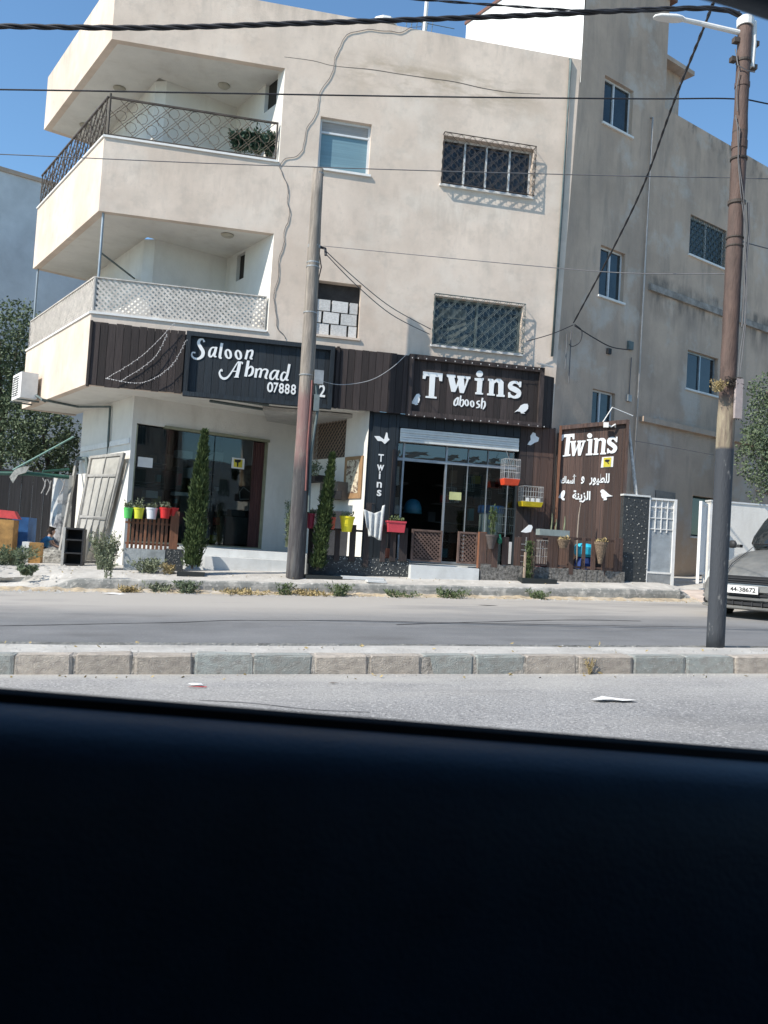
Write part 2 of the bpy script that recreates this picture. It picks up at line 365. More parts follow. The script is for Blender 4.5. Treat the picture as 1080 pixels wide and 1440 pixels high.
for i in range(40):
    x0, x1 = -20+i, -19+i
    b.hexa([(x0, 7.208, zg(x0, 7)-.1), (x1, 7.208, zg(x1, 7)-.1), (x1, 7.37, zg(x1, 7)-.1), (x0, 7.37, zg(x0, 7)-.1), (x0, 7.212, zg(x0, 7.5)-.014), (x1, 7.212, zg(x1, 7.5)-.014), (x1, 7.37, zg(x1, 7.5)-.004), (x0, 7.37, zg(x0, 7.5)-.004)])
o = b.build('kerb_joint', mat('joint_mortar', (.36, .33, .29), rough=1, var=.3, scale=20, bump=.8), kerb); o['kind'] = 'stuff'
# far pavement with a worn, rough kerb
def pavement():
    b = MB(); nx = 420; x0, x1 = -30, 40; prof = [(16.30, -.03), (16.30, .13), (16.315, .20), (16.35, .225), (16.6, .235)]
    ys = [16.9, 17.2, 17.6, 18.0, 18.5, 19, 20, 22, 25]
    rows = []
    for i in range(nx+1):
        x = x0+(x1-x0)*i/nx; fade = 1 if -2.3 < x < 9.7 else max(0.0, 1-(-2.3-x)/1.4) if x <= -2.3 else max(0, 1-(x-9.7)/.5)
        r = []
        nb = noise.noise(Vector((x*2.3, 0, 0)))*.03+noise.noise(Vector((x*9, 4, 0)))*.012
        for y, h in prof:
            base = SL*(x-1.5)+.085
            hh = h*(fade if h > 0 else 1)+(1-fade)*max(0, h)*.35
            push = (1-fade)*h*1.8
            r.append(Vector((x, y+nb+push, base+hh+noise.noise(Vector((x*3.1, y*7, h*9)))*.012)))
        for y in ys:
            z = zg(x, y); z -= (1-fade)*max(0, (.14-(y-16.6)*.1)) if y < 18 else 0
            r.append(Vector((x, y, z+noise.noise(Vector((x*1.3, y*1.9, 5)))*(.012+.03*(1-fade)))))
        rows.append(r)
    m = len(rows[0])
    for r in rows: b.v += r
    for i in range(nx):
        for j in range(m-1): a = i*m+j; b.f.append((a, a+m, a+m+1, a+1))
    structure(b.build('pavement', pave, origin=(0, 0, 0), smooth=False))
pavement()
b = MB()   # kerb face painted-over dark patches: thin worn skin is in the material; gutter dirt heap
for i in range(260):
    x = -4+i*.055; y = 16.18+noise.noise(Vector((x*1.5, 2, 0)))*.08
    wd = .10+.09*noise.noise(Vector((x*.8, 7, 2))); h = .03+.03*noise.noise(Vector((x*5, 0, 8)))
    z = zg(x, 16.2)
    b.v += [Vector((x, y-wd-.1, z-.01)), Vector((x, y, z+h)), Vector((x, 16.34, z+h+.025))]
for i in range(259): a = i*3; b.f += [(a, a+3, a+4, a+1), (a+1, a+4, a+5, a+2)]
structure(b.build('gutter_dirt', earth, origin=(0, 0, 0)))
# driveway apron at the gate
b = MB(); xa, xb = 10.0, 12.4
for (y0, y1, za, zb) in ((15.9, 16.9, .0, .20), (16.9, 22.5, .20, .2)):
    b.hexa([(xa+(16.9-y1)*.3, y0, zg(xa, 16)-.05+za-.1), (xb, y0, zg(xb, 16)-.05+za-.1), (xb, y1, zg(xb, 16)-.1+zb), (xa, y1, zg(xa, 16)-.1+zb), (xa, y0, zg(xa, 16)-.05+za+.06), (xb, y0, zg(xb, 16)-.05+za+.06), (xb, y1, zg(xb, 16)+zb), (xa, y1, zg(xa, 16)+zb)])
structure(b.build('driveway', mat('driveway_concrete', (.50, .42, .36), rough=.95, var=.12, scale=3), origin=(xa, 16, 0)))

# ------------------------------------------------------------------ the apartment building
UX, UY = .908, .419
G = Vector((-1.826, 18.955, 0)); A0 = Vector((-2.70, 18, 0)); K0 = Vector((7.45, 18, 0))
FP = Pl((0, 18), (1, 0)); SP = Pl(K0, (UX, UY)); BL = Pl(A0, (UY, -UX))      # front, side, balcony left face (s<=0)
CU = Pl((-1.83, 19.25), (UX, UY)); CV = Pl((-1.83, 19.25), (UY, -UX)); RV = Pl((.86, 18), (UY, -UX))
GU = Pl(G, (UX, UY)); GV = Pl(G, (UY, -UX)); IV = Pl((3.15, 18), (UY, -UX))
Bd = thing('apartment_building', 'three storey pink plastered corner building with two corner balconies and shops below', 'building', (2.5, 18, .4))
def wallp(b, pl, s0, s1, z0, z1, holes=(), depth=.2):
    S = sorted(set([s0, s1]+[h for H in holes for h in H[:2]])); Z = sorted(set([z0, z1]+[h for H in holes for h in H[2:4]]))
    def inh(a, z): return any(H[0] < a < H[1] and H[2] < z < H[3] for H in holes)
    for i in range(len(S)-1):
        for j in range(len(Z)-1):
            if inh((S[i]+S[i+1])/2, (Z[j]+Z[j+1])/2): continue
            b.quad(pl.p(S[i], Z[j]), pl.p(S[i+1], Z[j]), pl.p(S[i+1], Z[j+1]), pl.p(S[i], Z[j+1]))
    for a0, a1, c0, c1 in [H[:4] for H in holes]:
        b.quad(pl.p(a0, c0), pl.p(a0, c1), pl.p(a0, c1, -depth), pl.p(a0, c0, -depth)); b.quad(pl.p(a1, c0, -depth), pl.p(a1, c1, -depth), pl.p(a1, c1), pl.p(a1, c0))
        b.quad(pl.p(a0, c1, -depth), pl.p(a0, c1), pl.p(a1, c1), pl.p(a1, c1, -depth)); b.quad(pl.p(a0, c0), pl.p(a0, c0, -depth), pl.p(a1, c0, -depth), pl.p(a1, c0))
def lean(b):
    for v in b.v:
        if abs(v.x-7.45) < 1e-3 and abs(v.y-18) < 1e-3: v.x = 7.36+(v.z-5.48)*.028
def rect(pl, x0, y0, x1, y1):
    a, z1 = pl.px(x0, y0); c, z0 = pl.px(x1, y1); return (a, c, z0, z1)
WF = {'small': rect(FP, 451, 165, 519, 241), 'grille': rect(FP, 623, 190, 748, 277), 'lower': rect(FP, 610, 417, 733, 496), 'brick': rect(FP, 441, 394, 505, 474)}
def lv(H, zt=None): return H
WF['small'] = (WF['small'][0], FP.px(521, 205)[0], FP.px(484, 241)[1], FP.px(486, 169)[1])
WF['grille'] = (FP.px(622, 225)[0], FP.px(749, 245)[0], FP.px(684, 268)[1], FP.px(688, 200)[1])
WF['lower'] = (FP.px(609, 452)[0], FP.px(734, 464)[0], FP.px(668, 491)[1], FP.px(674, 423)[1])
WF['brick'] = (FP.px(441, 432)[0], FP.px(506, 437)[0], FP.px(475, 473)[1], FP.px(475, 397)[1])
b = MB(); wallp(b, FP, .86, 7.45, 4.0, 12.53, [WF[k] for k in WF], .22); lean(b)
front = b.build('front_wall', plaster, Bd)
WS = {'tower': (*rect(SP, 851, 107, 888, 190)[:2], SP.px(868, 182)[1], SP.px(870, 116)[1]),
      'mid': (*rect(SP, 845, 347, 876, 424)[:2], SP.px(858, 420)[1], SP.px(861, 350)[1]),
      'upper': (SP.px(970, 330)[0], SP.px(1021, 350)[0], SP.px(993, 367)[1], SP.px(997, 313)[1]),
      'low': (SP.px(966, 520)[0], SP.px(1009, 530)[0], SP.px(985, 551)[1], SP.px(989, 498)[1]),
      'entry': (SP.px(833, 560)[0], SP.px(865, 560)[0], 3.9, SP.px(850, 550)[1]),
      'ground': (SP.px(973, 725)[0], SP.px(1006, 725)[0], SP.px(985, 755)[1], SP.px(985, 698)[1])}
b = MB(); wallp(b, SP, 0, 3.3, .2, 15.35, [WS['tower'], WS['mid'], WS['entry']], .2); lean(b)
wallp(b, SP, 3.3, 13.5, .2, 12.57, [WS['upper'], WS['low'], WS['ground']], .2)
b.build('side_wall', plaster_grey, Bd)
# bands in front of the balconies, parapets with a real thickness
for z0, z1 in ((4.0, 5.45), (7.57, 9.1), (11.16, 12.53)):
    b = MB(); b.hexa([(-2.70, 18, z0), (.86, 18, z0), (.86, 18.15, z0), (-2.6, 18.15, z0), (-2.70, 18, z1), (.86, 18, z1), (.86, 18.15, z1), (-2.6, 18.15, z1)])
    b.build('balcony_band', plaster, Bd)
b = MB()
for z0, z1 in ((4.0, 5.45), (7.57, 9.1), (11.16, 12.53)):
    P = [A0+Vector((.0, .0, 0)), Vector((-2.6, 18.15, 0)), BL.p(-5.2, 0, -.15), BL.p(-5.2, 0, 0)]
    b.hexa([p+Vector((0, 0, z0)) for p in (P[0], P[1], P[2], P[3])]+[p+Vector((0, 0, z1)) for p in (P[0], P[1], P[2], P[3])])
    b.hexa([BL.p(-5.2, z0, -.15), BL.p(-5.05, z0, -.15), BL.p(-5.05, z0, -1.3), BL.p(-5.2, z0, -1.3), BL.p(-5.2, z1, -.15), BL.p(-5.05, z1, -.15), BL.p(-5.05, z1, -1.3), BL.p(-5.2, z1, -1.3)])
b.build('balcony_side_band', plaster, Bd)
def prism(b, xy, z0, z1):
    m = len(xy); b.add([(x, y, z0) for x, y in xy]+[(x, y, z1) for x, y in xy], [tuple(range(m))[::-1], tuple(range(m, 2*m))]+[(i, (i+1) % m, (i+1) % m+m, i+m) for i in range(m)])
bs = BL.p(-5.04, 0, -.151); ce = CV.p(-4.3, 0, 0)
slab = [(-2.598, 18.151), (.858, 18.151), (.25, 20.3), (-1.83, 19.25), (ce.x, ce.y), (bs.x, bs.y)]
for z_ in (7.574, 11.164): b = MB(); prism(b, slab, z_, z_+.33); b.build('balcony_slab', white_plaster, Bd)
b = MB(); prism(b, [(-2.598, 18.151), (3.2, 18.151), (1.95, 20.8), (-1.78, 19.05), (-3.6, 22.9), (bs.x, bs.y)], 4.004, 4.3)
b.build('shop_soffit', white_plaster, Bd)
b = MB(); prism(b, [(-2.5, 18.3), (7.3, 18.3), (18, 23), (14, 33), (-4, 26), (bs.x, bs.y)], 12.0, 12.25)
prism(b, [(.9, 18.6), (7.2, 18.6), (17, 23), (14, 33), (2, 28)], 3.9, 3.98)
b.build('roof', dust, Bd)
# core walls behind the balconies
b = MB()
for z0, z1 in ((4.3, 7.574), (7.9, 11.164)):
    wallp(b, CU, .18, 2.4, z0, z1); wallp(b, CV, -4.4, -.18, z0, z1)
    b.quad(CV.p(-.18, z0), CU.p(.18, z0), CU.p(.18, z1), CV.p(-.18, z1))
    v3 = RV.px(381, 132); v2 = RV.px(338, 375)
    hole = [(v3[0]-.28, v3[0]+.28, v3[1]-.33, v3[1]+.33)] if z0 > 7 else [(v2[0]-.2, v2[0]+.2, v2[1]-.3, v2[1]+.3)]
    wallp(b, RV, -2.45, 0, z0, z1, hole, .1)
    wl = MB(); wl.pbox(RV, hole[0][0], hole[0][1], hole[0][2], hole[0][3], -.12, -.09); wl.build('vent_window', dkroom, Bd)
b.build('balcony_wall', white_plaster, Bd)
# balcony door in the far part
b = MB(); b.pbox(CV, -4.2, -3.3, 4.35, 6.6, 0, .03); b.build('balcony_door', pane_dark, Bd)
# window sills / coping strips along the balcony parapets
for z in (9.1, 5.45):
    b = MB(); b.pbox(FP, -2.72, .84, z+.001, z+.045, -.17, .03); b.build('coping', trim_white, Bd)
    b = MB(); b.pbox(BL, -5.2, -.02, z+.003, z+.043, -.17, .03); b.build('coping', trim_white, Bd)
# ground floor walls
hG = [(.1, 3.3, .87, 3.43)]
b = MB(); wallp(b, GU, 0, 4.2, .2, 4.004, hG, .12); wallp(b, GV, -3.6, 0, .2, 4.004)
gx = IV.px(439, 645)[0]; gw = (max(gx, -2.5), IV.px(486, 620)[0], IV.px(462, 645)[1], IV.px(462, 589)[1])
wallp(b, IV, -3.0, 0, .2, 4.004, [gw], .15)
b.build('shop_wall', white_plaster, Bd)
b = MB(); b.pbox(GV, -3.5, -.06, 2.98, 3.10, 0, .03); b.build('wall_trim', trim_white, Bd)
# stair tower on the roof
TV = Pl(K0+Vector((.12, 0, 0)), (UY, -UX))
b = MB()
t0 = TV.p(0, 12.5, 0); t0b = TV.p(-4.2, 12.5, 0)
b.quad(TV.p(-4.2, 12.0), TV.p(0, 12.0), TV.p(0, 15.35), TV.p(-4.2, 15.35)); b.build('tower_side', mat('tower_white', (.80, .80, .78), rough=.9, var=.04), Bd)
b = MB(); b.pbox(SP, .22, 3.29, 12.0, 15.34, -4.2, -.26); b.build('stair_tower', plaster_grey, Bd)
b = MB(); b.pbox(TV, -4.25, .03, 15.35, 15.43, -3.4, .03); b.build('tower_roof', mat('tile_brown', (.16, .08, .06)), Bd)
p = SP.px(952, 110, -1.5)
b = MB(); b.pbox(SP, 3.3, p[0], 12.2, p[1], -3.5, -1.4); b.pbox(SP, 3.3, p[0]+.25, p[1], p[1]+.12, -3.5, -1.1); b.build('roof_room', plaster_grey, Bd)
# ledges on the side wall
b = MB(); b.pbox(SP, 3.0, 13.5, 7.84, 8.0, 0, .07); o = b.build('ledge', mat('ledge_stained', (.30, .27, .24), var=.3, scale=3, rough=1, bump=.5), Bd)
b = MB(); b.pbox(SP, 2.9, 8.5, 4.55, 4.68, 0, .12); b.build('ledge', plaster_grey, Bd)


# windows
def clipseg(x0, y0, x1, y1, r):
    a0, a1, b0, b1 = r; dx, dy = x1-x0, y1-y0; t0, t1 = 0, 1
    for p_, q in ((-dx, x0-a0), (dx, a1-x0), (-dy, y0-b0), (dy, b1-y0)):
        if abs(p_) < 1e-9:
            if q < 0: return None
        else:
            t = q/p_
            if p_ < 0: t0 = max(t0, t)
            else: t1 = min(t1, t)
    return (x0+dx*t0, y0+dy*t0, x0+dx*t1, y0+dy*t1) if t0 < t1 else None
def ornate(b, pl, r, n, cell=.3, rad=.006, circ=True, curls=True):
    a0, a1, z0, z1 = r; W, H = a1-a0, z1-z0
    k = -int(H/cell)-2
    while k*cell < W+H:
        for d in (0, cell*.16):
            x = a0+k*cell+d; s = clipseg(x, z0, x+H, z1, r)
            if s: b.tube([pl.p(s[0], s[1], n), pl.p(s[2], s[3], n)], rad, 4, False)
        x = a0+k*cell+cell*.4; s = clipseg(x+H, z0, x, z1, r)
        if s: b.tube([pl.p(s[0], s[1], n+.008), pl.p(s[2], s[3], n+.008)], rad, 4, False)
        k += 1
    if circ:
        j = 0; z = z0+cell*.5
        while z < z1-cell*.2:
            a = a0+cell*(.5 if j % 2 else 1.0)
            while a < a1-cell*.2:
                q = [pl.p(a+cell*.27*math.cos(t*math.pi/4), z+cell*.27*math.sin(t*math.pi/4), n+.004) for t in range(9)]
                b.tube(q, rad, 4, False); a += cell
            z += cell*.5; j += 1
def barframe(b, pl, r, n, rad=.012):
    a0, a1, z0, z1 = r
    b.tube([pl.p(a0, z0, n), pl.p(a1, z0, n), pl.p(a1, z1, n), pl.p(a0, z1, n), pl.p(a0, z0, n)], rad, 4, False)
def window(pl, H, cols, fm, gm, depth=.14, fw=.05, rails=(), sill=True, parent=None, panes=None):
    a0, a1, z0, z1 = H; par = parent or Bd
    b = MB(); d0, d1 = -depth-.05, -depth
    b.pbox(pl, a0, a0+fw, z0, z1, d0, d1); b.pbox(pl, a1-fw, a1, z0, z1, d0, d1)
    b.pbox(pl, a0+fw, a1-fw, z0, z0+fw, d0, d1); b.pbox(pl, a0+fw, a1-fw, z1-fw, z1, d0, d1)
    xs = [a0]+[a0+(a1-a0)*c for c in cols]+[a1]
    for x in xs[1:-1]: b.pbox(pl, x-fw*.45, x+fw*.45, z0+fw, z1-fw, d0+.002, d1+.012)
    for c in rails: z = z0+(z1-z0)*c; b.pbox(pl, a0+fw, a1-fw, z-fw*.4, z+fw*.4, d0+.004, d1+.006)
    wn = b.build('window', fm, par)
    for i in range(len(xs)-1):
        g = MB(); off = .012 if i % 2 else 0
        x0, x1 = xs[i]+fw*(1 if i == 0 else .45), xs[i+1]-fw*(1 if i == len(xs)-2 else .45)
        zz = [z0+fw]+[z0+(z1-z0)*c for c in rails]+[z1-fw]
        for j in range(len(zz)-1):
            g = MB(); g.pbox(pl, x0, x1, zz[j]+(fw*.4 if j else 0), zz[j+1]-(fw*.4 if j < len(zz)-2 else 0), d0+.008, d0+.02+off)
            mm = panes[(i, j)] if panes and (i, j) in panes else gm
            g.build('pane', mm, wn)
    if sill: g = MB(); g.pbox(pl, a0-.04, a1+.04, z0-.05, z0-.002, -depth, .05); g.build('sill', trim_white, wn)
    return wn
w1 = window(FP, WF['small'], [], frame_white, blind, .1, .05, rails=(.74,), panes={(0, 1): mat('shutter_box', (.36, .34, .32), var=.1, scale=20, stretch=(.1, .1, 6))})
w2 = window(FP, WF['grille'], [.26, .5, .76], frame_white, pane_dark, .16, .04)

w3 = window(FP, WF['lower'], [.5], iron_grey, pane_blue, .14, .05)
for wn, r, mt_, c in ((w2, WF['grille'], iron_brown, .26), (w3, WF['lower'], iron_grey, .26)):
    g = MB(); rr = (r[0]-.01, r[1]+.01, r[2]-.01, r[3]+.01)
    barframe(g, FP, rr, .13, .013)
    for a in (rr[0], rr[1]):
        for z in (rr[2], rr[3]): g.tube([FP.p(a, z, -.02), FP.p(a, z, .13)], .01, 4, False)
    ornate(g, FP, rr, .13, c, .0042)
    for a in (rr[0], rr[1]):        # scrolled ends of the box grille
        z = rr[2]+.1
        while z < rr[3]-.08:
            g.tube([FP.p(a, z+.06*math.sin(t*.8), .065+.05*math.cos(t*.8)) for t in range(9)], .006, 4, False); z += .2
    g.build('grille', mt_, wn)
# curtain and furniture seen behind the lower window
g = MB(); r = WF['lower']
g.pbox(FP, r[0]+.16, r[0]+.78, r[3]-.42, r[3]-.2, -.17, -.163)
g.ribbon(FP, [(r[0]+.2, r[3]-.4), (r[0]+.12, r[3]-.65), (r[0]+.2, r[2]+.12)], [.05, .05, .05], -.17, -.166)
for (xa, za, xb, zb) in ((.25, .38, .8, .6), (.3, .2, .82, .5), (.4, .12, .84, .34)): g.ribbon(FP, [(r[0]+xa, r[2]+za), (r[0]+(xa+xb)/2, r[2]+(za+zb)/2-.03), (r[0]+xb, r[2]+zb)], [.03, .035, .03], -.17, -.166)
g.build('curtain', mat('curtain_grey', (.11, .13, .125), var=.25, scale=8, bump=.3), w3)
# bricked-up opening: each block a piece
r = WF['brick']; g = MB(); g.pbox(FP, r[0], r[1], r[2], r[3]-.0, -.22, -.20)
bw = g.build('bricked_opening', joint_and_gap_dark, Bd)  # near-black sheet: dark mortar joints, plus painted shade of the gap above the blocks
g = MB(); 
zz = r[2]+.02; row = 0; top = r[2]+(r[3]-r[2])*.68; bh = (top-zz)/3
for row in range(3):
    a = r[0]+.02-(.18 if row % 2 else 0)
    while a < r[1]-.05:
        x0, x1 = max(a, r[0]+.02), min(a+.36, r[1]-.02)
        if x1-x0 > .05: piece('block', block_m, bw, FP, x0, x1-.02, zz+row*bh, zz+(row+1)*bh-.02, -.20, -.06+random.uniform(-.01, .01), random.uniform(-.02, .02))
        a += .385
g = MB(); g.pbox(FP, r[0]-.04, r[1]+.04, r[2]-.05, r[2]-.002, -.1, .04); g.build('sill', plaster, bw)
s1 = window(SP, WS['tower'], [.42], frame_white, pane_blue, .1, .04)
s2 = window(SP, WS['mid'], [.5], frame_white, pane_blue, .1, .04)
s3 = window(SP, WS['upper'], [.5], frame_white, pane_blue, .1, .04)
s4 = window(SP, WS['low'], [.5], frame_alu, pane_dark, .1, .05)
s5 = window(SP, WS['entry'], [.45], frame_white, pane_blue, .1, .04, sill=False)
s6 = window(SP, WS['ground'], [], mat('frame_green', (.02, .035, .03)), pane_dark, .1, .05)
for wn, r in ((s3, WS['upper']),): g = MB(); ornate(g, SP, (r[0], r[1], r[2], r[3]), -.03, .22, .007); g.build('grille', iron_grey, wn)
# reddish brown streak board, door opening at the back of the drive
g = MB(); r = SP.px(925, 690); g.pbox(SP, r[0]-.1, r[0]+.7, r[1]-.3, r[1], .0, .03); g.build('blocked_vent', mat('vent_grey', (.26, .23, .2)), Bd)
# pipes
def pipe(name, pts, rad, mt_): return MB().tube(pts, rad, 8).build(name, mt_, Bd, smooth=True)
a0, zt = SP.px(918, 165, .06); pipe('drain_pipe', [SP.p(a0, zt, 0), SP.p(a0, zt, .06), SP.p(a0-.02, 8, .06), SP.p(a0-.05, 2.8, .06)], .022, mat('pipe_grey', (.42, .40, .38)))
a, z = FP.px(803, 75, .05); pipe('down_pipe', [FP.p(a, 12.5, -.02), FP.p(a, 12.45, .05), FP.p(a-.02, 9.2, .05), FP.p(a-.07, 5.6, .05)], .03, iron_grey)
# roof clutter
p = at(597, 36, 18.4); MB().tube([p-Vector((0, 0, .3)), p+Vector((.02, 0, .62))], .045, 8).build('vent_pipe', trim_white, Bd)
p = at(586, 36, 18.6); g = MB()
for k in range(6): g.tube([p+Vector((-.25+k*.12, 0, -.1)), p+Vector((-.2+k*.12, .1, .22+.05*math.sin(k*3)))], .008, 4)
g.tube([p+Vector((-.3, 0, .1)), p+Vector((.9, .05, .12))], .01, 4); g.build('roof_antenna', iron_grey, Bd)
p = at(541, 30, 18.3); MB().lathe(p-Vector((0, 0, .15)), [(.02, 0), (.3, 0), (.28, .12), (.15, .2), (.02, .22)], 10).build('roof_vent', trim_white, Bd)
# ceiling lamps of the balconies (round, unlit)
for px, py, z in ((168, 124, 11.16), (315, 120, 11.16), (292+28, 330, 7.57), (120, 176, 11.16)):
    p = onz(px, py, z); MB().lathe((p.x, p.y, z-.06), [(.02, 0), (.1, .01), (.13, .03), (.14, .058)], 14).build('ceiling_lamp', mat('lamp_glass_dull', (.40, .37, .30), rough=.5) if 'lamp_glass_dull' not in bpy.data.materials else bpy.data.materials['lamp_glass_dull'], Bd, smooth=True)
# railing of the upper balcony
rl = MB(); za, zb = 9.15, FP.px(155, 140)[1]
z_r = FP.px(391, 171)[1]
zb = (zb+z_r)/2
rl.pbox(FP, -2.66, .80, zb, zb+.035, -.05, -.01); rl.pbox(FP, -2.66, .80, za+.02, za+.045, -.045, -.015)
rl.tube([FP.p(-2.64, za, -.03), FP.p(-2.64, zb+.1, -.03)], .022, 6); rl.tube([FP.p(.78, za, -.03), FP.p(.78, zb, -.03)], .022, 6)
rail = rl.build('balcony_railing', iron_brown, Bd)
g = MB(); ornate(g, FP, (-2.62, .78, za+.03, zb), -.03, .42, .0065); g.build('lattice', mat('iron_rust_sunlit', (.15, .12, .09), rough=.8, var=.35, scale=20), rail)  # rust made paler than the side lattice: sunlight on the front put into the colour
g = MB(); ornate(g, BL, (-5.1, -.04, za+.03, zb), -.03, .36, .0085)
g.pbox(BL, -5.15, -.02, zb, zb+.035, -.05, -.01); g.pbox(BL, -5.15, -.02, za+.02, za+.045, -.045, -.015)
k = -5.1
while k < 0: g.tube([BL.p(k, za, -.03), BL.p(k, zb+.02, -.03)], .013, 4); k += 1.0
g.build('side_lattice', iron_brown, rail)
# lattice fence of the lower balcony
slat_m = mat('lattice_slat', (.56, .52, .47), rough=.8, var=.15, bump=.2)
zc, zd = 5.50, FP.px(250, 403)[1]
def latt(pl, a0, a1, z0, z1, n, cell, wd, mt_, name, parent, frame=.03):
    g = MB(); r = (a0, a1, z0, z1); H = z1-z0; k = -int(H/cell)-2
    while k*cell < a1-a0+H:
        for sgn, off in ((1, 0), (-1, .012)):
            x = a0+k*cell; s = clipseg(x, z0, x+H, z1, r) if sgn > 0 else clipseg(x+H, z0, x, z1, r)
            if s and math.hypot(s[2]-s[0], s[3]-s[1]) > wd:
                d = wd*.7; g.add([pl.p(s[0]-d/2*sgn, s[1]+d/2, n+off), pl.p(s[0]+d/2*sgn, s[1]-d/2, n+off), pl.p(s[2]+d/2*sgn, s[3]-d/2, n+off), pl.p(s[2]-d/2*sgn, s[3]+d/2, n+off),
                                 pl.p(s[0]-d/2*sgn, s[1]+d/2, n+off-.01), pl.p(s[0]+d/2*sgn, s[1]-d/2, n+off-.01), pl.p(s[2]+d/2*sgn, s[3]-d/2, n+off-.01), pl.p(s[2]-d/2*sgn, s[3]+d/2, n+off-.01)],
                                [(0, 1, 2, 3), (7, 6, 5, 4), (0, 4, 5, 1), (3, 2, 6, 7)])
        k += 1
    g.pbox(pl, a0-frame, a0, z0-frame, z1+frame, n-.02, n+.03); g.pbox(pl, a1, a1+frame, z0-frame, z1+frame, n-.02, n+.03)
    g.pbox(pl, a0, a1, z0-frame, z0, n-.02, n+.03); g.pbox(pl, a0, a1, z1, z1+frame, n-.02, n+.03)
    return g.build(name, mt_, parent)
e_ = .80
lf = latt(FP, -2.66, e_-.02, zc+.03, zd, -.05, .115, .042, slat_m, 'lattice_fence', Bd, .022)
latt(BL, -5.1, -.04, zc+.03, zd, -.05, .115, .042, slat_m, 'lattice_fence', Bd, .022)
# posts between the balconies
p = at(130, 305, 18.05)
MB().tube([FP.p(-2.62, zc, -.1), FP.p(-2.62, 7.6, -.1)], .028, 8).build('balcony_post', frame_alu, Bd)
MB().tube([BL.p(-5.1, zc, -.1), BL.p(-5.1, 7.6, -.1)], .028, 8).build('balcony_post', frame_alu, Bd)
MB().tube([FP.p(-2.62, 6.75, -.1), CV.p(-.5, 6.75, .05)], .02, 6).build('clothes_bar', iron_grey, Bd)
# railing plants on the upper balcony come later
def R4(pl, x0, y0, x1, y1, n=0):
    xm, ym = (x0+x1)/2, (y0+y1)/2
    return (pl.px(x0, ym, n)[0], pl.px(x1, ym, n)[0], pl.px(xm, y1, n)[1], pl.px(xm, y0, n)[1])
def conv(pl, pts, off, s, n): return [pl.px(off[0]+x/s, off[1]+y/s, n) for x, y in pts]
def box_r(pl, r, n0, n1, name, mt_, parent=None): return MB().pbox(pl, *r, n0, n1).build(name, mt_, parent)
def disc(c, rx, rz, n=16): return [(c[0]+rx*math.cos(2*math.pi*k/n), c[1]+rz*math.sin(2*math.pi*k/n)) for k in range(n)]
def text(body, pl, r, n, mt_, parent, name='lettering', shear=0, bold=0, th=.008):
    """lettering fitted to the rectangle r on the plane"""
    c = bpy.data.curves.new('t', 'FONT'); c.body = body; c.shear = shear; c.offset = bold; c.extrude = .5
    o = bpy.data.objects.new('t', c); sc.collection.objects.link(o); bpy.context.view_layer.update()
    me = bpy.data.meshes.new_from_object(o.evaluated_get(bpy.context.evaluated_depsgraph_get()))
    bpy.data.objects.remove(o); me.name = name
    xs = [v.co.x for v in me.vertices]; ys = [v.co.y for v in me.vertices]; x0, x1, y0, y1 = min(xs), max(xs), min(ys), max(ys)
    org = wloc(parent) if parent else pl.p((r[0]+r[1])/2, r[2], n)
    for v in me.vertices:
        a = r[0]+(v.co.x-x0)/(x1-x0)*(r[1]-r[0]); z = r[2]+(v.co.y-y0)/(y1-y0)*(r[3]-r[2])
        v.co = pl.p(a, z, n+(th if v.co.z > 0 else 0))-org
    me.materials.clear(); me.materials.append(mt_)
    q = bpy.data.objects.new(name, me); sc.collection.objects.link(q)
    if parent: q.parent = parent
    else: q.location = org
    return q
# ------------------------------------------------------------------ shop rooms
def room(pl, a0, a1, z0, z1, n0, n1, name='shop_room'):
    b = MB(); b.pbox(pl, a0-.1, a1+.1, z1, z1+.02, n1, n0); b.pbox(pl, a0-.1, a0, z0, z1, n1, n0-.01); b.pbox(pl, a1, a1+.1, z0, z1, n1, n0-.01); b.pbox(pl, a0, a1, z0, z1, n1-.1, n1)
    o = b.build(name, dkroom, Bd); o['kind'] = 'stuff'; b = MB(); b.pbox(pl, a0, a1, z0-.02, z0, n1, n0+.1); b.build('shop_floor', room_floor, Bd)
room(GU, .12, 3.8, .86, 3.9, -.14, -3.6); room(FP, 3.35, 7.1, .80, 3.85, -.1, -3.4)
shopglass = glass('shop_glass', (.66, .72, .72), refl=.45, base=.05)
# salon shopfront
g = MB(); D = .06
g.pbox(GU, .72, 3.32, 3.40, 3.46, -.1, .04); g.pbox(GU, .1, 3.3, .87, .90, -.1, .0); g.pbox(GU, 3.26, 3.3, .9, 3.4, -.1, 0); g.pbox(GU, .1, .13, .9, 3.4, -.1, 0)
sf = g.build('salon_shopfront', mat('frame_olive', (.25, .25, .17), rough=.5), Bd)
for a0, a1 in ((.13, .85), (.86, 1.95), (1.97, 2.95)):
    box_r(GU, (a0, a1, .905, 3.395), -.07, -.06+.003*a0, 'pane', shopglass, sf)
cur = MB(); 
for k in range(9): a = 2.96+k*.033; cur.pbox(GU, a, a+.028, .91, 3.38, -.13-.02*(k % 2), -.09-.015*(k % 2))
cur.build('curtain', mat('curtain_maroon', (.09, .04, .036), var=.3, scale=3, stretch=(2, 2, .2)), sf)
r = R4(GU, 195, 643, 216, 657, 0); box_r(GU, r, -.056, -.052, 'paper_notice', trim_white, sf)
r = R4(GU, 327, 644, 345, 659, 0); box_r(GU, r, -.05, -.046, 'poster', trim_white, sf)
r = R4(GU, 330, 646, 342, 657, 0); box_r(GU, r, -.046, -.042, 'poster_print', mat('print_yellow', (.62, .52, .05), bump=0), sf)
yel = bpy.data.materials['print_yellow']
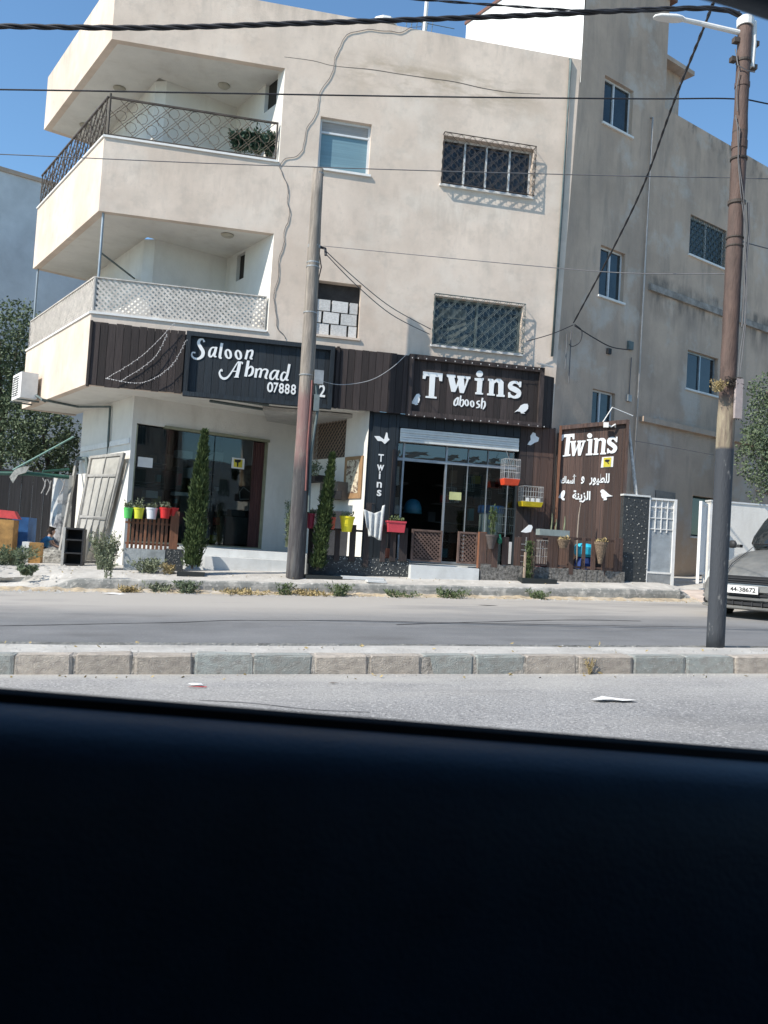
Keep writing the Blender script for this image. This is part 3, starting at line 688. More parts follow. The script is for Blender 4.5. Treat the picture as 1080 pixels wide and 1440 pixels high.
g = MB(); g.poly(GU, conv(GU, [(685, 345), (720, 345), (718, 358), (706, 362), (704, 385), (697, 385), (697, 362), (686, 358)], (160, 560), 4, 0), -.042, -.039); g.build('poster_mark', black, sf)
# objects in the salon
fur = mat('furniture_grey', (.11, .105, .10), rough=.6); wht = mat('pale_thing', (.42, .43, .42), rough=.6, var=.1)
for (x0, y0, x1, y1, n, mt_) in ((250, 634, 271, 644, -.9, wht), (290, 640, 300, 648, -1.2, wht), (303, 636, 314, 648, -1.2, wht), (264, 658, 274, 672, -.8, wht), (246, 692, 265, 697, -.5, wht), (205, 690, 222, 700, -.7, wht), (315, 727, 351, 765, -.6, fur), (325, 718, 345, 726, -.7, fur), (252, 694, 268, 760, -1.1, fur), (284, 700, 300, 762, -1.6, fur), (232, 640, 262, 690, -2.4, fur)):
    r = R4(GU, x0, y0, x1, y1, n); o = MB().pbox(GU, *r, n-.25, n).build('shop_shelf' if mt_ is fur else 'shelf_goods', mt_, Bd)
g = MB(); pts = conv(GU, [(705, 530), (730, 500), (768, 530), (765, 568), (710, 568), (708, 530)], (160, 560), 4, -.2)
g.tube([GU.p(a, z, -.2) for a, z in pts], .01, 4); g.build('house_shaped_ornament', wht, Bd)
# Twins shopfront
HX = (FP.px(556, 700)[0], FP.px(727, 700)[0]); ZT = FP.px(640, 608)[1]; ZS = FP.px(640, 628)[1]; ZR = FP.px(640, 651)[1]
g = MB()
g.pbox(FP, 3.15, HX[0], .5, 4.0, -.3, -.02); g.pbox(FP, HX[1], 7.42, .3, 4.0, -.3, -.02); g.pbox(FP, HX[0], HX[1], ZT, 4.0, -.3, -.02)
g.build('shopfront_backing', wood_navy, Bd)
cl = thing('timber_cladding', 'dark timber boards framing the bird shop entrance with a flying white bird', 'cladding', FP.p(5, .8, 0))
x = FP.px(519, 690)[0]
while x < HX[0]-.03: piece('board', wood_navy, cl, FP, x, min(x+.17, HX[0])-.008, .82, 3.98, -.02, .012+random.uniform(-.003, .003)); x += .17
x = HX[0]
while x < HX[1]-.03: piece('board', wood_navy, cl, FP, x, min(x+.2, HX[1])-.008, ZT+.01, 3.98, -.02, .008); x += .2
x = HX[1]
while x < 7.38: piece('board', wood_dark if x < HX[1]+.2 else wood_brown, cl, FP, x, min(x+.17, 7.40)-.008, .7, 3.98, -.02, .012+random.uniform(-.003, .003)); x += .17
x = 0.02
while x < .55: piece('board', wood_dark, cl, SP, x, x+.13, .7, 3.9, .0, .03); x += .14
g = MB(); g.pbox(FP, HX[0]-.12, HX[0]-.06, .8, 3.2, .015, .1); g.build('door_post', wood_dark, cl)
sf2 = MB(); 
for z0_, z1_ in ((ZR-.03, ZR+.03), (.8, .86)): sf2.pbox(FP, HX[0], HX[1], z0_, z1_, -.2, -.12)
xs_ = [FP.px(x, 700)[0] for x in (566, 627, 658, 686, 716)]
for i_, x in enumerate(xs_): sf2.pbox(FP, x-(.02 if i_ < 2 else .006), x+(.02 if i_ < 2 else .006), .86, ZS, -.199, -.121)
sfo = sf2.build('bird_shopfront', frame_alu, Bd)
tr_m = glass('transom_glass', (.30, .36, .38), refl=.5, base=.13)
allx = [HX[0]]+xs_+[HX[1]]
for i in range(len(allx)-1):
    box_r(FP, (allx[i]+.021, allx[i+1]-.021, ZR+.031, ZS), -.165, -.155, 'pane', tr_m, sfo)
    if i != 1: box_r(FP, (allx[i]+.021, allx[i+1]-.021, .87, ZR-.031), -.165+.004*i, -.155+.004*i, 'pane', shopglass, sfo)
g = MB()
for k in range(6): z = ZS+.01+k*(ZT-ZS-.02)/6; g.pbox(FP, HX[0]+.02, HX[1]-.03, z, z+(ZT-ZS)/6*.85, -.12+.01*math.sin(k), .03-.012*(k % 2))
g.build('roller_shutter', mat('shutter_white', (.62, .64, .62), rough=.5, var=.1, scale=3), sfo)
r = R4(FP, 632, 692, 649, 703, -.1); box_r(FP, r, -.12, -.116, 'sticker', mat('sticker_yellow', (.50, .52, .25), bump=0), sfo)
text('PUSH', FP, (r[0]+.06, r[1]-.06, r[2]+.06, r[3]-.06), -.116, black, sfo, 'sticker_print', th=.003) if False else None
# things inside the bird shop
g = MB(); c = at(580, 722, 19.0); 
g.lathe(c, [(.02, .33), (.08, .32), (.15, .27), (.20, .16), (.22, 0)][::-1], 14); tag(g.build('blue_dome', mat('dome_blue', (.02, .12, .18), rough=.5), smooth=True), 'blue dome shaped cover inside the dark doorway of the bird shop', 'cover')
for x0, y0, x1, y1, Y_ in ((553, 711, 562, 722, 18.5), (556, 656, 562, 682, 18.45)):
    a, b_ = at(x0, y1, Y_), at(x1, y0, Y_); o = MB().box(a.x, b_.x, Y_, Y_+.12, a.z, b_.z).build('shelf_goods', wht, Bd)
g = MB()
for k in range(4): g.box(3.6+k*.02, 4.6, 20.2, 20.6, .85+k*.6, .9+k*.6)
g.box(3.55, 3.6, 20.2, 20.6, .8, 3.2); g.build('shop_shelf', fur, Bd)
for k in range(7): MB().box(3.65+k*.13, 3.74+k*.13, 20.25, 20.4, .9+.6*(k % 3), 1.12+.6*(k % 3)).build('shelf_goods', wht if k % 2 else fur, Bd)
for k in range(6): MB().box(5.0+k*.3, 5.18+k*.3, 20.8, 20.95, 1.3+.5*(k % 3), 1.55+.5*(k % 3)).build('shelf_goods', fur, Bd)
# white drum with blue lid, white cloth over a cage, both just behind the glass
c = at(689, 752, 18.45); c.z = .8
g = MB(); g.lathe(c, [(.02, 0), (.24, 0), (.26, .02), (.27, at(689, 722, 18.45).z-.8), (.02, at(689, 722, 18.45).z-.8)], 18)
dr = g.build('plastic_drum', trim_white, smooth=False); tag(dr, 'white drum with a blue lid behind the glass of the bird shop', 'drum')
zt_ = at(689, 722, 18.45).z
MB().lathe((c.x, c.y, zt_), [(.3, 0), (.31, .03), (.31, .14), (.29, .17), (.02, .175)], 18).build('lid', mat('lid_blue', (.02, .16, .45), rough=.4), dr)
# ------------------------------------------------------------------ bottom: platforms and steps
for nm, mtp, verts in (('salon_terrace', tile_white, [(-1.2, 18.55), (3.1, 18.35), (1.9, 20.6), (-1.75, 18.96)]),):
    b = MB(); prism(b, verts, .2, .84); structure(b.build(nm, mtp))
b = MB(); prism(b, [(.2, 18.05), (3.0, 17.95), (3.05, 18.345), (-1.2, 18.545), (-.1, 18.1)], .2, .68); structure(b.build('salon_step', tile_white))
b = MB(); b.box(1.9, 7.35, 17.45, 18.3, .1, .79); structure(b.build('shop_terrace', tile_white))
r = R4(FP, 577, 798, 672, 812, .9); b = MB(); b.box(FP.px(577, 805, .95)[0], FP.px(673, 805, .95)[0], 17.02, 17.449, .1, at(625, 797, 17.05).z); structure(b.build('shop_step', tile_white))
# ------------------------------------------------------------------ fascia boards and signs
FA = Pl((0, 17.86), (1, 0)); zf0, zf1 = 3.99, 5.33
zf1 = (FA.px(160, 452)[1]+FA.px(560, 501)[1])/2; zf0 = (FA.px(160, 545)[1]+FA.px(540, 579)[1])/2
fas = thing('sign_fascia', 'dark brown vertical boards running along the front above the shops', 'fascia', FA.p(2, zf0, 0))
def boards(x0, x1, mt_=wood_dark, w_=.152, pl=FA, n1=0):
    x = x0
    while x < x1-.03: piece('board', mt_, fas, pl, x, min(x+w_, x1)-.007, zf0+random.uniform(-.012, .012), zf1+random.uniform(-.01, .012), -.05, n1+random.uniform(-.005, .005)); x += w_
xa = FA.px(124, 495)[0]; xs0, xs1 = FA.px(260, 510)[0], FA.px(468, 530)[0]; xt0, xt1 = FA.px(573, 543)[0], FA.px(762, 560)[0]
boards(xa+.05, xs0); boards(xs1, xt0)
g = MB(); g.pbox(FA, xa, xa+.05, zf0-.02, zf1+.02, -.1, .03); g.build('end_post', wood_dark, fas)
g = MB(); g.pbox(FA, xs1+.05, xs1+.11, zf0-.02, zf1+.02, 0.006, .04); g.build('end_post', wood_dark, fas)
CP = Pl(FA.p(xt1+.02, 0, 0), (UX, UY))
x = 0
while x < .42: piece('board', wood_dark, fas, CP, x, x+.13, zf0, zf1-.12, -.05, 0); x += .137
g = MB(); g.pbox(FP, xa+.06, xt1, zf0+.05, zf1-.05, 0, .085); g.build('backing', black, fas)
def signboard(name, label, x0, x1, z0, z1, mt_, frame_mt, fw=.09):
    t = thing(name, label, 'sign', FA.p((x0+x1)/2, z0, 0))
    g = MB(); g.pbox(FA, x0, x1, z1-fw, z1, -.04, .09); g.build('frame', frame_mt, t)
    g = MB(); g.pbox(FA, x0, x1, z0, z0+fw, -.04, .09); g.build('frame', frame_mt, t)
    g = MB(); g.pbox(FA, x0, x0+fw, z0+fw, z1-fw, -.04, .09); g.build('frame', frame_mt, t)
    g = MB(); g.pbox(FA, x1-fw, x1, z0+fw, z1-fw, -.04, .09); g.build('frame', frame_mt, t)
    x = x0+fw
    while x < x1-fw-.02: piece('board', mt_, t, FA, x, min(x+.155, x1-fw)-.005, z0+fw, z1-fw, -.04, .012+random.uniform(-.003, .003)); x += .155
    return t
sg1 = signboard('shop_sign', 'dark board sign reading Saloon Ahmad with a phone number above the salon', xs0, xs1, zf0-.05, zf1+.0, wood_navy, wood_navy)
sg2 = signboard('shop_sign', 'dark wooden fascia sign reading Twins with aboosh below and two white birds', xt0, xt1, zf0-.03, zf1+.02, wood_dark, wood_dark, .1)
NS = .018
def strokes(parent, name, off, s, lst, k=1.0, pl=FA, n=NS):
    g = MB(); ppm = (pl.px(off[0]+100/s, off[1], n)[0]-pl.px(off[0], off[1], n)[0])/100
    for pts, ws in lst: g.ribbon(pl, conv(pl, pts, off, s, n), [w_*ppm*.5*k for w_ in (ws if isinstance(ws, (list, tuple)) else [ws]*len(pts))], n-.006, n+.008)
    return g.build(name, letter_white, parent)
O1, S1 = (260, 465), 6.75
def loop(cx, cy, rx, ry, tilt=.25, n=10): return [(cx+rx*math.cos(t*2*math.pi/n)-ry*math.sin(t*2*math.pi/n)*-tilt*.6, cy+ry*math.sin(t*2*math.pi/n)) for t in range(n+1)]
def loopw(n=10, hi=24, lo=11): return [lo+(hi-lo)*abs(math.cos(t*2*math.pi/n)) for t in range(n+1)]
L1 = [
 [([(184, 108), (170, 82), (142, 88), (130, 120), (150, 160), (172, 200), (165, 240), (130, 266), (90, 263), (66, 237), (72, 208), (100, 210)], [20, 12, 24, 30, 34, 34, 32, 22, 18, 16, 13, 14])],
 [([(288, 162), (258, 162), (236, 195), (232, 235), (250, 247), (275, 212), (290, 165)], [12, 14, 22, 24, 14, 12, 14]), ([(300, 155), (287, 205), (280, 240), (300, 248)], [20, 22, 22, 10])],
 [([(352, 118), (340, 190), (332, 250), (350, 262)], [26, 26, 26, 12])],
 [(loop(412, 222, 24, 40), loopw())], [(loop(508, 230, 24, 40), loopw())],
 [([(596, 184), (588, 225), (576, 272)], [20, 24, 24]), ([(590, 222), (614, 192), (640, 192), (636, 230), (624, 260), (642, 270)], [8, 14, 22, 22, 22, 10])],
 [([(352, 388), (348, 368), (328, 398), (342, 440), (374, 456), (410, 438), (452, 380), (498, 306), (514, 296)], [14, 12, 16, 22, 24, 18, 13, 10, 10]), ([(522, 296), (508, 370), (490, 442)], [28, 32, 32]), ([(440, 386), (510, 386)], 9), ([(512, 297), (545, 302), (542, 318)], [9, 10, 12]), ([(466, 441), (512, 443)], 8)],
 [([(602, 285), (590, 360), (576, 436)], [26, 28, 28]), ([(590, 380), (622, 342), (646, 362), (634, 412), (602, 432)], [8, 16, 24, 24, 12])],
 [([(682, 360), (668, 446)], 24), ([(682, 388), (704, 364), (726, 374), (710, 446)], [8, 14, 20, 24]), ([(724, 396), (750, 368), (784, 380), (766, 440), (782, 456)], [8, 14, 22, 24, 10])],
 [([(872, 380), (844, 380), (816, 412), (812, 450), (834, 460), (862, 422), (878, 380)], [12, 14, 22, 24, 14, 12, 12]), ([(890, 376), (872, 430), (872, 458), (894, 462)], [20, 22, 20, 9])],
 [([(962, 402), (936, 396), (916, 428), (916, 464), (938, 470), (962, 430)], [12, 14, 22, 24, 14, 12]), ([(992, 318), (977, 400), (962, 460), (984, 470)], [24, 24, 24, 10])]]
for st in L1: strokes(sg1, 'letter', O1, S1, st)
dz = [(780, 838), (840, 886), (892, 940), (948, 994), (1006, 1054)]
for i, ch in enumerate('07888'):
    yb = 585+i*5.5; r = R4(FA, 260+dz[i][0]/6.75, 465+(yb-97)/6.75, 260+dz[i][1]/6.75, 465+yb/6.75, NS)
    text(ch, FA, r, NS, letter_white, sg1, 'digit', bold=.02)
text('2', FA, R4(FA, 448.5, 541, 457.5, 558.5, NS), NS, letter_white, sg1, 'digit', bold=.02)
def polys(parent, name, off, s, plist, pl=FA, n=NS, rib=()):
    g = MB()
    for p_ in plist: g.poly(pl, conv(pl, p_, off, s, n), n-.006, n+.01)
    ppm = (pl.px(off[0]+100/s, off[1]+200/s, n)[0]-pl.px(off[0], off[1]+200/s, n)[0])/100
    for pts, ws in rib: g.ribbon(pl, conv(pl, pts, off, s, n), [w_*ppm*.5 for w_ in ws], n-.006, n+.01)
    return g.build(name, letter_white, parent)
O2, S2 = (570, 505), 6.0
polys(sg2, 'letter', O2, S2, [[(150, 105), (315, 122), (310, 187), (288, 185), (283, 153), (252, 150), (242, 315), (265, 320), (262, 334), (170, 326), (172, 312), (198, 313), (205, 145), (176, 142), (168, 168), (147, 165)]])
polys(sg2, 'letter', O2, S2, [[(350, 128), (422, 134), (424, 156), (412, 158), (428, 228), (446, 172), (438, 158), (438, 140), (502, 143), (503, 162), (492, 164), (500, 235), (518, 172), (505, 165), (505, 145), (550, 148), (548, 168), (535, 170), (492, 288), (460, 285), (446, 222), (420, 278), (388, 275), (362, 155), (350, 150)]])
polys(sg2, 'letter', O2, S2, [disc((626, 125), 28, 28), [(584, 160), (660, 160), (660, 180), (650, 183), (642, 285), (655, 288), (655, 300), (590, 296), (590, 280), (603, 278), (607, 185), (585, 180)]])
polys(sg2, 'letter', O2, S2, [[(698, 165), (740, 168), (745, 182), (772, 165), (805, 168), (828, 195), (826, 300), (838, 305), (836, 320), (770, 316), (770, 300), (785, 298), (785, 208), (770, 192), (748, 208), (742, 292), (755, 297), (753, 310), (690, 305), (690, 290), (706, 288), (708, 185), (697, 182)]])
polys(sg2, 'letter', O2, S2, [[(962, 190), (978, 190), (976, 238), (960, 236)], [(868, 280), (884, 280), (886, 326), (868, 325)]], rib=[([(962, 220), (942, 200), (912, 196), (888, 212), (890, 240), (925, 258), (955, 278), (952, 308), (920, 322), (892, 312), (876, 290)], [14, 22, 24, 36, 44, 46, 42, 36, 22, 20, 14])])
O2L = [[([(442, 322), (418, 350), (412, 382), (428, 390), (442, 362)], [7, 13, 13, 9, 6]), ([(448, 322), (442, 360), (446, 390)], [13, 13, 7])],
       [([(468, 308), (462, 360), (460, 392)], [10, 13, 9]), ([(466, 352), (486, 344), (492, 372), (476, 400), (462, 390)], [6, 10, 13, 8, 5])],
       [(loop(518, 369, 13, 25, .1), loopw(10, 12, 6))], [(loop(564, 378, 13, 25, .1), loopw(10, 12, 6))],
       [([(628, 354), (610, 358), (606, 374), (624, 388), (620, 405), (598, 410)], [9, 10, 12, 13, 10, 8])],
       [([(652, 328), (644, 380), (642, 418)], [11, 13, 9]), ([(648, 366), (668, 358), (672, 392), (654, 424)], [6, 10, 13, 8])]]
for st in O2L: strokes(sg2, 'letter', O2, S2, st, 1.1)
birdL = [(30, 372), (60, 352), (75, 325), (95, 295), (115, 292), (122, 305), (128, 312), (120, 320), (122, 345), (112, 370), (100, 375), (108, 385), (85, 388), (75, 380), (55, 376)]
birdR = [(918, 450), (955, 420), (975, 390), (1000, 378), (1030, 378), (1036, 395), (1034, 420), (1010, 445), (995, 450), (1010, 460), (975, 458), (970, 445), (945, 440)]
polys(sg2, 'bird_cutout', O2, S2, [birdL]); polys(sg2, 'bird_cutout', O2, S2, [birdR])
# white birds and vertical letters on the cladding
FC = FP; NC = .016
g = polys(cl, 'bird_cutout', (380, 560), 4.5, [[(658, 240), (690, 240), (720, 262), (735, 215), (742, 222), (745, 250), (755, 262), (725, 290), (705, 272), (680, 270)]], FC, NC)
g = polys(cl, 'bird_cutout', (500, 560), 3.857, [[(962, 185), (975, 190), (978, 205), (995, 215), (990, 235), (970, 242), (950, 255), (932, 252), (940, 238), (950, 225), (948, 205)]], FC, NC)
for ch, cx, cy, w_, h_ in (('T', 701, 378, 34, 48), ('w', 698, 440, 44, 38), ('i', 693, 487, 10, 50), ('n', 690, 548, 32, 36), ('s', 689, 600, 28, 40)):
    text(ch, FC, R4(FC, 380+(cx-w_/2)/4.5, 560+(cy-h_/2)/4.5, 380+(cx+w_/2)/4.5, 560+(cy+h_/2)/4.5, NC), NC, letter_white, cl, 'letter', bold=.02)
# ------------------------------------------------------------------ free standing board sign, turned towards the traffic
pl_, pr_ = atd(785, 690, 19.02), atd(880, 695, 18.75)
BP = Pl(pl_, (pr_.x-pl_.x, pr_.y-pl_.y)); W_ = math.hypot(pr_.x-pl_.x, pr_.y-pl_.y)
zt0 = BP.px(786, 599)[1]; zt1 = BP.px(880, 590)[1]; zt_ = zt1; zl_ = lambda a: zt0+(zt1-zt0)*min(max(a/W_, 0), 1)
bs2 = thing('board_sign', 'tall brown timber board sign reading Twins with Arabic lettering beside the fence', 'sign', BP.p(W_/2, .85, 0))
x = .012
while x < W_-.09: piece('board', wood_brown, bs2, BP, x, min(x+.165, W_-.07)-.004, .8, zl_(x)-.06, -.03, random.uniform(-.003, .003)); x += .165
for q in ((-.045, .012, .8, zt_), (W_-.07, W_, .8, zt_)): g = MB(); g.pbox(BP, q[0], q[1], q[2], zl_(q[0]), -.08, .07); g.build('frame', wood_red if q[0] < 0 else wood_brown, bs2)
g = MB(); P_ = [BP.p(a, zl_(a)-h, n) for h in (.09, 0) for a, n in ((.012, .068), (W_-.07, .068), (W_-.07, -.08), (.012, -.08))]; g.hexa(P_); g.build('frame', wood_brown, bs2)
O3, S3 = (780, 590), 10.8; NB = .006
def P3(name, pl2, rib=()): polys(bs2, name, O3, S3, pl2, BP, NB, rib)
P3('letter', [[(98, 230), (302, 215), (300, 300), (275, 302), (266, 264), (240, 264), (215, 525), (240, 525), (238, 552), (120, 565), (120, 545), (150, 540), (180, 268), (142, 272), (120, 322), (95, 325)]])
P3('letter', [[(232, 330), (325, 322), (325, 345), (312, 350), (318, 455), (358, 352), (345, 345), (345, 322), (402, 320), (415, 325), (412, 345), (397, 350), (392, 450), (425, 350), (415, 340), (418, 318), (470, 318), (468, 340), (455, 345), (395, 548), (355, 550), (345, 430), (300, 556), (268, 556), (250, 352), (232, 350)]])
P3('letter', [disc((532, 245), 38, 38), [(490, 300), (575, 295), (560, 510), (575, 515), (570, 540), (470, 545), (475, 520), (505, 515), (515, 325), (490, 325)]])
P3('letter', [[(595, 285), (655, 280), (657, 302), (700, 280), (750, 282), (778, 315), (760, 500), (782, 505), (778, 528), (690, 530), (692, 510), (705, 505), (718, 335), (700, 315), (665, 332), (645, 510), (665, 515), (660, 535), (580, 540), (585, 518), (600, 512), (612, 310), (595, 308)]])
P3('letter', [[(930, 262), (955, 262), (948, 345), (926, 345)], [(798, 440), (820, 440), (822, 512), (796, 515)]], [([(928, 325), (905, 290), (868, 284), (832, 310), (835, 355), (885, 392), (918, 430), (900, 478), (860, 497), (828, 482), (808, 455)], [22, 34, 40, 58, 66, 66, 62, 52, 36, 34, 24])])
def ar(s, x0, y0, x1, y1): return text(s, BP, R4(BP, 780+x0/S3, 590+y0/S3, 780+x1/S3, 590+y1/S3, NB), NB, letter_white, bs2, 'arabic_word', bold=.028, th=.006)
ar('\uFEAD\uFEEE\uFEF4\uFEC4\uFEE0\uFEDF', 528, 812, 832, 1004); ar('\uFEED', 400, 862, 452, 978); ar('\uFED9\uFE8E\uFEE4\uFEB3\uFE83', 95, 830, 332, 974)
ar('\uFE94\uFEE8\uFEF3\uFEB0\uFEDF\uFE8D', 270, 1078, 542, 1262)
P3('bird_cutout', [[(693, 1085), (715, 1062), (745, 1065), (785, 1100), (830, 1140), (885, 1162), (850, 1168), (800, 1172), (780, 1190), (795, 1200), (790, 1222), (735, 1228), (750, 1205), (720, 1190), (705, 1150), (710, 1120), (693, 1100)]])
P3('bird_cutout', [[(30, 1200), (75, 1150), (105, 1100), (135, 1072), (155, 1080), (158, 1110), (150, 1150), (130, 1190), (152, 1198), (150, 1228), (120, 1225), (95, 1195), (60, 1192)]])
g = MB(); g.poly(BP, conv(BP, [(720, 572), (895, 558), (885, 720), (700, 730)], O3, S3, NB), NB-.006, NB+.004); g.build('sticker', trim_white, bs2)
g = MB(); g.poly(BP, conv(BP, [(745, 582), (860, 574), (852, 716), (738, 722)], O3, S3, NB+.01), NB, NB+.009); g.build('sticker_print', yel, bs2)
g = MB(); g.poly(BP, conv(BP, [(755, 625), (780, 605), (835, 608), (832, 632), (812, 640), (825, 672), (808, 672), (795, 640), (780, 645)], O3, S3, NB+.02), NB+.01, NB+.014); g.build('sticker_mark', black, bs2)
g = MB(); a, z = BP.px(852, 598, .1); g.pbox(BP, a-.055, a+.055, z-.055, z+.055, .12, .17); fl = g.build('spotlight', trim_white); tag(fl, 'small white spotlight fixed at the top of the brown board sign', 'spotlight')
g = MB(); g.tube([BP.p(a+.05, z, .13), BP.p(a+.12, z-.03, .1), BP.p(a+.2, z+.03, .07), BP.p(a+.21, z-.02, .0)], .018, 6); g.build('bracket', trim_white, fl)
# stay rod behind the board and thin white rod over it
p0, p1 = BP.p(W_-.02, zt_-.08, -.1), at(895, 697, 17.4)
tag(MB().tube([p0, p1], .038, 8).build('stay_rod', mat('rod_pale', (.58, .57, .54), rough=.7, var=.25, scale=20)), 'pale slanting rod holding up the brown board sign from the mosaic pillar', 'rod')
tag(MB().tube([at(845, 598, 18.2), at(861, 573, 18.2), at(890, 585, 18.2)], .014, 6).build('bent_rod', trim_white), 'thin white bent rod sticking up behind the board sign', 'rod')
# ------------------------------------------------------------------ utility poles
pole_wood = mat('pole_wood', (.27, .235, .20), rough=.9, var=.25, scale=8, stretch=(3, 3, .25), bump=.5, bscale=25)
layer(pole_wood, (.21, .115, .11), 3, (.4, .5), stretch=(1, 1, .6), amt=.8, seed=3, zmask=(3.9, 3.5))
layer(pole_wood, (.05, .049, .052), 2.2, (.15, .3), stretch=(1, 1, .6), amt=.95, seed=6, zmask=(2.5, 2.1))
layer(pole_wood, (.13, .13, .13), 3, (.5, .62), stretch=(2, 2, .25), amt=.6, seed=26, zmask=(2.5, 2.1))
layer(pole_wood, (.14, .13, .12), 7, (.52, .66), stretch=(2, 2, .3), amt=.6, seed=9)
pole_rust = mat('pole_rust', (.105, .07, .058), rough=.75, var=.25, scale=5, stretch=(2, 2, .5), bump=.35, bscale=30)
layer(pole_rust, (.16, .10, .078), 3, (.45, .7), stretch=(2, 2, .4), amt=.7, seed=2)
layer(pole_rust, (.33, .28, .19), 4, (.45, .6), stretch=(2, 2, .3), amt=.8, seed=4, zmask=(2.6, 2.4))
layer(pole_rust, (.045, .05, .058), 3, (.05, .1), stretch=(2, 2, .3), amt=1, seed=4, zmask=(2.06, 2.03))
layer(pole_rust, (.25, .25, .24), 9, (.6, .68), stretch=(1, 1, .4), amt=.7, seed=14, zmask=(2.06, 2.0))
wire_m = mat('cable_black', (.018, .018, .022), rough=.6, bump=0); wire_g = mat('cable_grey', (.12, .12, .125), rough=.7, bump=0)
steel = mat('galvanised', (.35, .36, .36), rough=.5, metal=.4, var=.15)
b0 = gpt(415, 812, 16.9); t0 = at(448, 238, 16.9)
P1 = thing('utility_pole', 'weathered wooden utility pole standing on the pavement in front of the salon', 'utility pole', b0, 'street poles')
def polemesh(b0, t0, r0, r1, n, wob=.0):
    pts = []; rs = []
    for k in range(n+1):
        f = k/n; p = b0.lerp(t0, f); p = p+Vector((wob*math.sin(f*4), wob*math.cos(f*3), 0)); pts.append(p); rs.append(r0+(r1-r0)*f+(random.uniform(-.004, .004) if wob else 0))
    return MB().tube(pts, rs, 18)
polemesh(b0-Vector((0, 0, .3)), t0, .185, .108, 16, .01).build('pole', pole_wood, P1, smooth=True)
for fy, w_ in ((349, .03), (378, .012), (372, .012), (443, .01), (531, .01), (245, .012)):
    f = (812-fy)/(812-238); p = b0.lerp(t0, f); r_ = .185+(.108-.185)*f+.008
    MB().lathe(p, [(r_-.01, -w_), (r_, -w_), (r_, w_), (r_-.01, w_)], 16).build('pole_band', steel, P1)
f = (812-352)/574; p = b0.lerp(t0, f)
g = MB(); g.tube([p+Vector((.12, -.02, .05)), p+Vector((.22, -.05, .02)), p+Vector((.24, -.05, -.12))], .03, 6); g.tube([p+Vector((.12, 0, -.1)), p+Vector((.17, 0, -.35)), p+Vector((.13, 0, -.6)), p+Vector((.16, 0, -.9))], .012, 5); g.build('bracket', wire_m, P1)
# meter boxes and conduit fixed to the pole's right side
for (x0, y0, x1, y1, mt_, nm, tl) in ((441, 522, 455, 540, steel, 'meter_box', 0), (440, 556, 449, 578, mat('box_grey_green', (.16, .19, .19), rough=.5), 'junction_box', .1)):
    a, c = at(x0, y1, 16.8), at(x1, y0, 16.8); MB().box(a.x, c.x, 16.72, 16.88, a.z, c.z).build(nm, mt_, P1)
MB().tube([at(439, 535, 16.75), at(437, 570, 16.75), at(433, 622, 16.75), at(430, 690, 16.75)], .022, 6).build('conduit', mat('conduit_red', (.22, .09, .08)), P1)
MB().tube([at(444, 540, 16.78), at(447, 575, 16.78), at(443, 600, 16.78), at(437, 640, 16.8), at(434, 720, 16.8)], .03, 6).build('conduit', iron_grey, P1)
b1 = gpt(1006, 905, 7.95); t1 = at(1048, 32, 7.95)
P2 = thing('utility_pole', 'rusty brown steel street pole with dark painted base standing on the median', 'utility pole', b1, 'street poles')
pts = []; rs = []
for k in range(40):
    f = k/39; r_ = .090 if f < .36 else (.083 if f < .66 else (.076 if f < .83 else .070)); pts.append(b1.lerp(t1, f)-Vector((0, 0, .05 if k == 0 else 0))); rs.append(r_+(.006*math.sin(k*2.2) if f > .4 else 0)*.3)
MB().tube(pts, rs, 20).build('pole', pole_rust, P2, smooth=True)
def onpole(py): f = (905-py)/(905-32); return b1.lerp(t1, f)
for fy, r_, h_ in ((228, .088, .012), (208, .082, .05), (122, .078, .03), (88, .078, .015), (340, .09, .008), (352, .09, .008), (290, .09, .02), (190, .078, .01)):
    MB().lathe(onpole(fy), [(r_-.012, -h_), (r_, -h_*.8), (r_, h_*.8), (r_-.012, h_)], 18).build('pole_band', iron_brown if h_ < .03 else pole_rust, P2)
MB().lathe(onpole(34), [(.03, -.03), (.085, -.03), (.088, .05), (.06, .075), (.02, .08)], 14).build('pole_cap', trim_white, P2)
MB().tube([onpole(30)+Vector((.09, -.02, 0)), onpole(60)+Vector((.1, -.02, 0)), onpole(96)+Vector((.09, -.02, 0))], .028, 8).build('conduit', trim_white, P2)
for fy, dx in ((60, .13), (94, .12), (88, -.12), (60, -.1)):
    p = onpole(fy)+Vector((dx, 0, 0)); MB().box(p.x-.03, p.x+.03, p.y-.03, p.y+.03, p.z-.025, p.z+.025).build('clamp', iron_brown, P2)
g = MB()
for k in range(5):
    q = [onpole(170+k*3)+Vector((-.09-.01*k, -.05, 0))]
    for j in range(10): q.append(onpole(190+j*45)+Vector((-.085+.03*math.sin(j*1.3+k)+.17*min(1, max(0, (j-1)/2)), -.085, 0)))
    if k < 2: g.tube(q, .006, 4)
g.tube([onpole(75)+Vector((-.12, -.03, 0)), onpole(100)+Vector((-.1, -.06, 0)), onpole(108)+Vector((0, -.09, 0)), onpole(105)+Vector((.1, -.06, 0))], .007, 4)
g.tube([onpole(108)+Vector((-.08, -.06, 0)), onpole(135)+Vector((-.1, -.05, 0)), onpole(165)+Vector((-.08, -.06, 0))], .006, 4)
g.tube([onpole(290)+Vector((.1, -.05, 0)), onpole(330)+Vector((.12, -.06, 0)), onpole(380)+Vector((.09, -.08, 0)), onpole(440)+Vector((.1, -.05, 0)), onpole(465)+Vector((.095, -.05, 0))], .012, 5)
g.build('loose_wire', wire_g, P2)
g = MB(); sg = at(1062, 560, 7.95)
g.poly(Pl((sg.x, 7.93), (1, -.3)), [(-.08, -.42), (.02, -.36), (.09, -.18), (.03, .02), (-.08, .05)], -.004, .004); g.build('plate', mat('sign_back', (.5, .5, .48)), P2)
